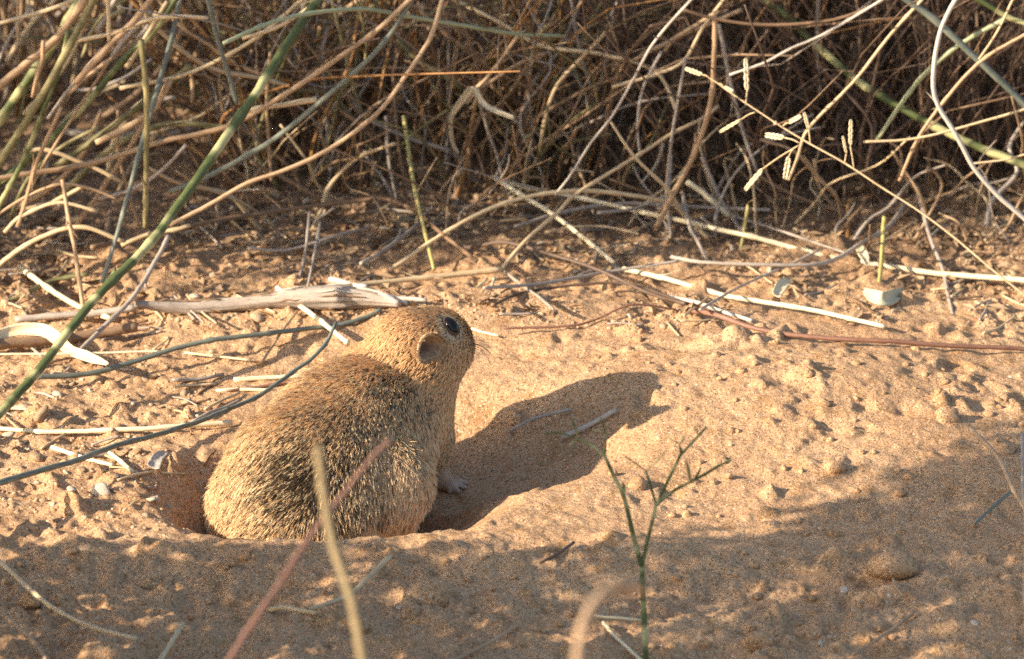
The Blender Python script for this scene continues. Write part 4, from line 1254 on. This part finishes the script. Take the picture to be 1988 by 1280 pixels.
for kind, px, py, d, lab in [
        ('pebble', 366, 757, 24, 'round tan pebble lying by the small grey twig'),
        ('pale_stone', 45, 785, 52, 'pale rock lying under the thick dark green stalk'),
        ('pebble', 82, 800, 46, 'tan rock half buried beside the pale rock'),
        ('pale_stone', 198, 952, 46, 'pale angular stone sitting on the sunlit sand'),
        ('pale_stone', 291, 965, 30, 'small white stone at the edge of the hollow'),
        ('pebble', 70, 888, 36, 'greyish pebble beside the cream straw under the blue-grey curve'),
        ('pale_stone', 112, 762, 30, 'white pebble below the broad pale strap'),
        ('pebble', 985, 442, 24, 'pale tan pebble lying under the bowed straw'),
        ('pebble', 860, 336, 34, 'yellowish pebble in the shade of the amber tussock'),
        ('pebble', 862, 425, 34, 'round pebble under the bend of the brown twig'),
        ('pebble', 455, 445, 40, 'round greyish pebble lying before the brown twig'),
        ('pebble', 500, 452, 32, 'smaller round pebble beside the greyish pebble'),
        ('pale_stone', 775, 1180, 20, 'tiny white shell chip on the shaded sand below the round lump'),
        ('pale_stone', 1640, 1145, 26, 'flat white chip below the dark lump of earth'),
        ('pale_stone', 1418, 1112, 18, 'white chip lying on the shaded slope'),
        ('pale_stone', 1595, 1250, 22, 'pale chip beside the thin tan twig'),
        ('pale_stone', 1893, 1208, 22, 'oval white chip on the shaded slope'),
        ('pale_stone', 1729, 1157, 14, 'white bead-like chip beside the dark lump of earth'),
        ('pale_stone', 1253, 936, 15, 'white chip caught behind the green seedling'),
        ('pale_stone', 411, 684, 13, 'white chip beside the thin cream straw'),
        ('pale_stone', 1963, 730, 16, 'white chip lying below the long reddish-brown twig'),
        ('clod', 835, 1150, 84, 'round lump of sand on the shaded foreground'),
        ('clod', 1730, 1092, 70, 'dark lump of earth on the shaded slope'),
        ('clod', 1840, 806, 40, 'crumbly clod near the top of the sand mound'),
        ('clod', 1625, 906, 34, 'small clod on the crest of the shaded slope'),
        ('clod', 1950, 868, 40, 'crumbly clod beside the pinkish tan stem'),
        ('clod', 1475, 1248, 50, 'sunlit clod on the shaded foreground'),
        ('clod', 1238, 938, 40, 'flat clod behind the green seedling'),
        ('clod', 60, 1165, 46, 'clod of sand beside the long pale slanting twig')]:
    stone(kind, ground_hit(px, py + d * .2), d * MPP * .5, lab, 'stone' if kind != 'clod' else 'clod')
def scatter(n, xr, yr, test):
    out = []
    while len(out) < n:
        px, py = rng.uniform(*xr), rng.uniform(*yr)
        if test(px, py):
            out.append((px, py))
    return out
def zone(px, py):
    if py > 640:
        return 'on the sunlit sand under the blue-grey curve' if py > 800 else 'on the sunlit sand below the broad pale strap'
    if px < 260:
        return 'beside the pale stick and the thick dark green stalk'
    if px < 560:
        return 'between the log and the long dark brown twig'
    if px < 860:
        return 'in the litter beyond the log, under the brown twig'
    if px < 1200:
        return 'in the litter under the bowed straw' if py < 520 else 'in the litter behind the head of the rodent'
    if px < 1560:
        return 'in the litter beside the very long straw' if py < 540 else 'in the litter by the bright straight straw'
    return 'in the litter around the shell-shaped leaf'
def litter_zone(px, py):
    return vnoise(np.array(px / 130.0), np.array(py / 50.0), 91) > -.12
for px, py in scatter(290, (0, 1988), (380, 640), litter_zone) + scatter(70, (0, 400), (700, 1020), lambda x, y: x < 390 - (y - 850) * .2):
    if 520 < px < 940 and py > 560:
        continue
    pale = rng.random() < .3
    c = 'pale' if pale else 'brown'
    stone('pale_stone' if pale else 'pebble', ground_hit(px, py), MPP * .5 * rng.uniform(8, 27) * (1.3 if rng.random() < .15 else .9),
          f'{c} pebble {zone(px, py)}', 'stone', f'{c} pebbles {zone(px, py)}')
for px, py in scatter(120, (1150, 1988), (640, 1270), lambda x, y: vnoise(np.array(x / 90.0), np.array(y / 60.0), 19) > -.05):
    stone('clod', ground_hit(px, py), MPP * .5 * rng.uniform(7, 20), *(('crumb of sand on the sunlit top of the mound', 'clod', 'sand crumbs on the sunlit mound') if py < 900 else ('crumb of sand on the shaded slope beyond the seedling', 'clod', 'sand crumbs on the shaded slope')))
for px, py in scatter(60, (0, 1150), (1070, 1275), lambda x, y: True):
    stone('clod', ground_hit(px, py), MPP * .5 * rng.uniform(7, 18), 'crumb of sand on the shaded foreground', 'clod', 'sand crumbs in the shade')
for px, py in scatter(40, (1150, 1988), (980, 1270), lambda x, y: True):
    stone('pale_stone', ground_hit(px, py), MPP * .5 * rng.uniform(4, 9), 'tiny white chip on the shaded slope', 'stone', 'tiny white chips')
# fine gravel as one mass
gb = Buf()
v1, f1 = stone_shape(1, 3, .3, (1, .9, .7))
for px, py in scatter(4200, (-30, 2020), (330, 640), litter_zone) + scatter(700, (-30, 420), (640, 1030), lambda x, y: True):
    p = ground_hit(px, py)
    r = MPP * .5 * rng.uniform(4, 13)
    a = rng.uniform(0, 6.28)
    c, s = math.cos(a), math.sin(a)
    gb.add(v1 @ np.array([[c, s, 0], [-s, c, 0], [0, 0, 1]]) * r * rng.uniform(.7, 1.3, 3) + p + np.array([0, 0, r * .2]), f1, tone=rng.random())
tag(link('gravel', gb.mesh('gravel'), M['pebble']), 'fine brown gravel strewn under the shrubs and on the sand', 'gravel', kind='stuff')
# short bits of straw and twig
for k, (px, py) in enumerate(scatter(150, (0, 1988), (400, 640), litter_zone) + scatter(90, (300, 1988), (300, 460), lambda x, y: True) + scatter(34, (0, 420), (640, 1000), lambda x, y: True)):
    if 520 < px < 940 and py > 560:
        continue
    L = rng.uniform(18, 85)
    a = rng.normal(0, .5)
    pts = [(px - L * math.cos(a) / 2, py - L * math.sin(a) / 2), (px, py + rng.normal(0, 3)), (px + L * math.cos(a) / 2, py + L * math.sin(a) / 2)]
    if k % 3 == 0:
        S('twig', 'grey', rng.uniform(3, 6), pts, 'g0.5', 'short grey bit of twig ' + zone(px, py), 'twig', 'grey bits ' + zone(px, py))
    elif k % 3 == 1:
        S('twig', 'brown', rng.uniform(3, 6), pts, 'g0.5', 'short brown bit of twig ' + zone(px, py), 'twig', 'brown bits ' + zone(px, py))
    else:
        S('straw', 'straw', rng.uniform(3, 6), pts, 'g0.5', 'short bit of straw ' + zone(px, py), 'straw', 'straw bits ' + zone(px, py))
# dead leaf flakes
lb = Buf()
def leaf_quad(buf, c, d, n, L, W, tone):
    d = d / np.linalg.norm(d)
    s = np.cross(d, n)
    s /= np.linalg.norm(s) + 1e-9
    m_ = np.cross(s, d)
    buf.add([c - d * L / 2, c + s * W / 2 + m_ * W * .2, c + d * L / 2, c - s * W / 2 + m_ * W * .2], [(0, 1, 2), (0, 2, 3)], tone=tone)
for px, py in scatter(2200, (-40, 2030), (60, 620), litter_zone) + scatter(1800, (1000, 2030), (0, 420), lambda x, y: True):
    p = ground_hit(px, py)
    d = rng.normal(size=3) * [1, 1, .35]
    leaf_quad(lb, p + [0, 0, .0012], d, np.array([0, 0, 1]) + rng.normal(0, .4, 3), rng.uniform(.003, .009), rng.uniform(.0015, .004), rng.random())
tag(link('leaf_litter', lb.mesh('leaf_litter', smooth=False), M['dead_leaf']), 'brown flakes of dead leaf strewn under the shrubs', 'litter', kind='stuff')

# ------------------------------------------------------------------ shrubs and tussocks behind
def tussock(name, label, cat, box, n_part, n_mass, hts, lean, mats, radius, droop=.5, seed=0):
    r = np.random.default_rng(seed)
    cx, cy = (box[0] + box[1]) / 2, (box[2] + box[3]) / 2
    root = empty(name, (cx, cy, float(H(cx, cy))))
    tag(root, label, cat)
    off = np.array(root.location)
    masses = {}
    for k in range(n_part + n_mass):
        x, y = r.uniform(box[0], box[1]), r.uniform(box[2], box[3])
        z = float(H(x, y)) - .002
        h = r.uniform(*hts)
        ax = np.clip(r.normal(0, lean), -.7, .7) + .4 * (x - cx) / (box[1] - box[0])
        ay = r.normal(0, lean) - .15
        bend = np.clip(r.normal(0, droop, 2), -.6, .6)
        t = np.linspace(0, 1, 5)
        kink = r.normal(0, .065 * h, (5, 3)) * np.array([0, .5, .6, .8, 1])[:, None]
        P = np.stack([x + h * (ax * t + bend[0] * t ** 2), y + h * (ay * t + bend[1] * t ** 2), z + h * t * (1 - .35 * abs(bend[0]) * t)], 1) + kink
        P[1:, 2] = np.maximum(P[1:, 2], H(P[1:, 0], P[1:, 1]) + .001)
        C = spline(P, 16)
        rad = r.uniform(*radius) * (1 if r.random() < .85 else 1.5)
        mat = mats[int(r.integers(0, len(mats)))]
        if k < n_part:
            b = Buf()
            b.tube(C, [rad, rad * .55], 6, wobble=.04, nodes=.02)
            link('stem', b.mesh('stem', origin=off), M[mat], root)
        else:
            masses.setdefault(mat, Buf()).tube(C[::2], [rad, rad * .55], 5)
    for mat, b in masses.items():
        o = link('stems', b.mesh('stems', origin=off), M[mat], root)
        o['kind'] = 'stuff'
    return root
tussock('dry_tussock', 'tangled amber and tan grass tussock growing behind the brown arching twig', 'tussock', (-.125, .045, .39, .52), 290, 220, (.04, .15), .35,
        ['amber', 'tan', 'grey', 'brown', 'brown', 'olive', 'dark'], (.0003, .0009), seed=3)
tussock('dry_tussock', 'sparse dry stubble standing in the litter at the edge of the shrubs', 'tussock', (-.14, .24, .335, .40), 90, 0, (.012, .06), .6,
        ['grey', 'tan', 'brown', 'straw'], (.0003, .0008), seed=9)
tussock('dry_shrub', 'dark brown leafless shrub with a deep shaded hollow', 'shrub', (.05, .30, .385, .64), 110, 1100, (.04, .20), .35,
        ['dark', 'dark', 'dark', 'brown'], (.00025, .0007), seed=4)
tussock('dry_tussock', 'sparse tan grass tussock behind the grey fallen branch', 'tussock', (-.30, -.08, .50, .72), 110, 260, (.06, .3), .4,
        ['tan', 'tan', 'straw', 'grey', 'brown'], (.0005, .0011), seed=5)
tussock('green_tussock', 'green and tan grass clump at the foot of the mottled stalks', 'tussock', (-.46, -.27, .30, .46), 60, 30, (.08, .24), .25,
        ['olive', 'tan', 'tan', 'straw'], (.0006, .0014), seed=6)

# ------------------------------------------------------------------ leafy crowns: these shade the ground
SX = np.array([math.cos(SUN_AZ), math.sin(SUN_AZ), 0])
SW = np.array([-math.sin(SUN_AZ), math.cos(SUN_AZ), 0])
def sun_at(s, w, z=0.0):
    """a place s metres towards the sun and w metres across from the rodent"""
    p = -SX * s + SW * w
    return np.array([p[0], p[1], z])
SLOPE = math.tan(SUN_EL)
def leafy_shrub(label, base, spot, n_leaf, leaf, seed, clump=.03, n_stem=14, accept=None):
    """spot(r): a random place in the crown"""
    r = np.random.default_rng(seed)
    z0 = float(H(base[0], base[1]))
    root = empty('leafy_shrub', (base[0], base[1], z0))
    tag(root, label, 'shrub')
    off = np.array(root.location)
    buf = Buf()
    tips = []
    while len(tips) < n_leaf // 9:
        c = spot(r)
        if c is None or c[2] < H(c[0], c[1]) + .01:
            continue
        tips.append(c)
        q9 = c + r.normal(0, clump * .33, (9, 3))
        hz = H(q9[:, 0], q9[:, 1])
        for j in range(9):
            q = q9[j]
            q[2] = max(q[2], float(hz[j]) + .004)
            leaf_quad(buf, q, r.normal(size=3), r.normal(size=3) + [0, 0, .6], leaf * r.uniform(.6, 1.3), leaf * r.uniform(.3, .55), r.random())
    o = link('foliage', buf.mesh('foliage', smooth=False, origin=off), M['leaf'], root)
    o['kind'] = 'stuff'
    for k in range(n_stem):
        tp = tips[int(r.integers(0, len(tips)))]
        P = [np.array([base[0], base[1], z0 - .01]) + r.normal(0, .012, 3) * [1, 1, 0], (off + tp) / 2 + r.normal(0, .02, 3) + [0, 0, .02], tp]
        b = Buf()
        b.tube(spline(P, 20), [.0042, .0012], 7, wobble=.06)
        link('stem', b.mesh('stem', origin=off), M['brown'], root)
    return root

# a crown whose uneven outline lets the sun through to the hollow and the mound
def front_spot(r):
    z = r.uniform(.03, .38)
    w = r.uniform(-.31, .10)
    edge = np.interp(z, [.06, .10, .123, .143, .164, .19, .212, .249, .2725, .305, .35], [.10, .095, .085, .060, .037, .004, -.028, -.018, -.002, .016, .03]) + r.normal(0, .006)
    if w > edge:
        return None
    gap = float(fbm(np.array(w * .6), np.array(z), .035, 3, 301))
    if gap > .30 + .1 * r.random() and w < edge - .03:
        return None
    s = r.uniform(.38, .56)
    return sun_at(s, w, z + (s - .45) * SLOPE)
leafy_shrub('leafy shrub growing beside the shaded foreground', sun_at(.47, -.20), front_spot, 14500, .015, 21, .022)
def back_spot(r):
    z = r.uniform(.03, .46)
    w = r.uniform(.24, .92)
    edge = np.interp(z, [.05, .198, .236, .302, .369], [.45, .40, .35, .295, .27]) + r.normal(0, .02)
    if w < edge - .05 or (w < edge and r.random() < .7):
        return None
    gap = float(fbm(np.array(w), np.array(z), .05, 3, 302))
    if gap > .20 + .1 * r.random():
        return None
    s = r.uniform(.42, .66)
    return sun_at(s, w, z + (s - .5) * SLOPE)
leafy_shrub('leafy shrub growing beyond the green grass clump', sun_at(.56, .60), back_spot, 13500, .016, 22, .026)
LOBES = [(.14, .52, .19, .12, .13, .08), (.27, .52, .19, .12, .14, .09), (.30, .70, .28, .20, .16, .14), (.02, .58, .2, .14, .12, .09), (.12, .85, .2, .25, .1, .18)]
def crown_spot(r):
    b = LOBES[int(r.integers(0, len(LOBES)))]
    d = r.normal(size=3)
    d *= r.random() ** .45 / np.linalg.norm(d)
    c = np.array(b[:3]) + d * np.array(b[3:])
    return c if c[2] > (.66 - c[1]) * .40 + .02 else None
leafy_shrub('dense crown spreading over the dark hollow of the shrub', (.2, .78), crown_spot, 15000, .016, 23)
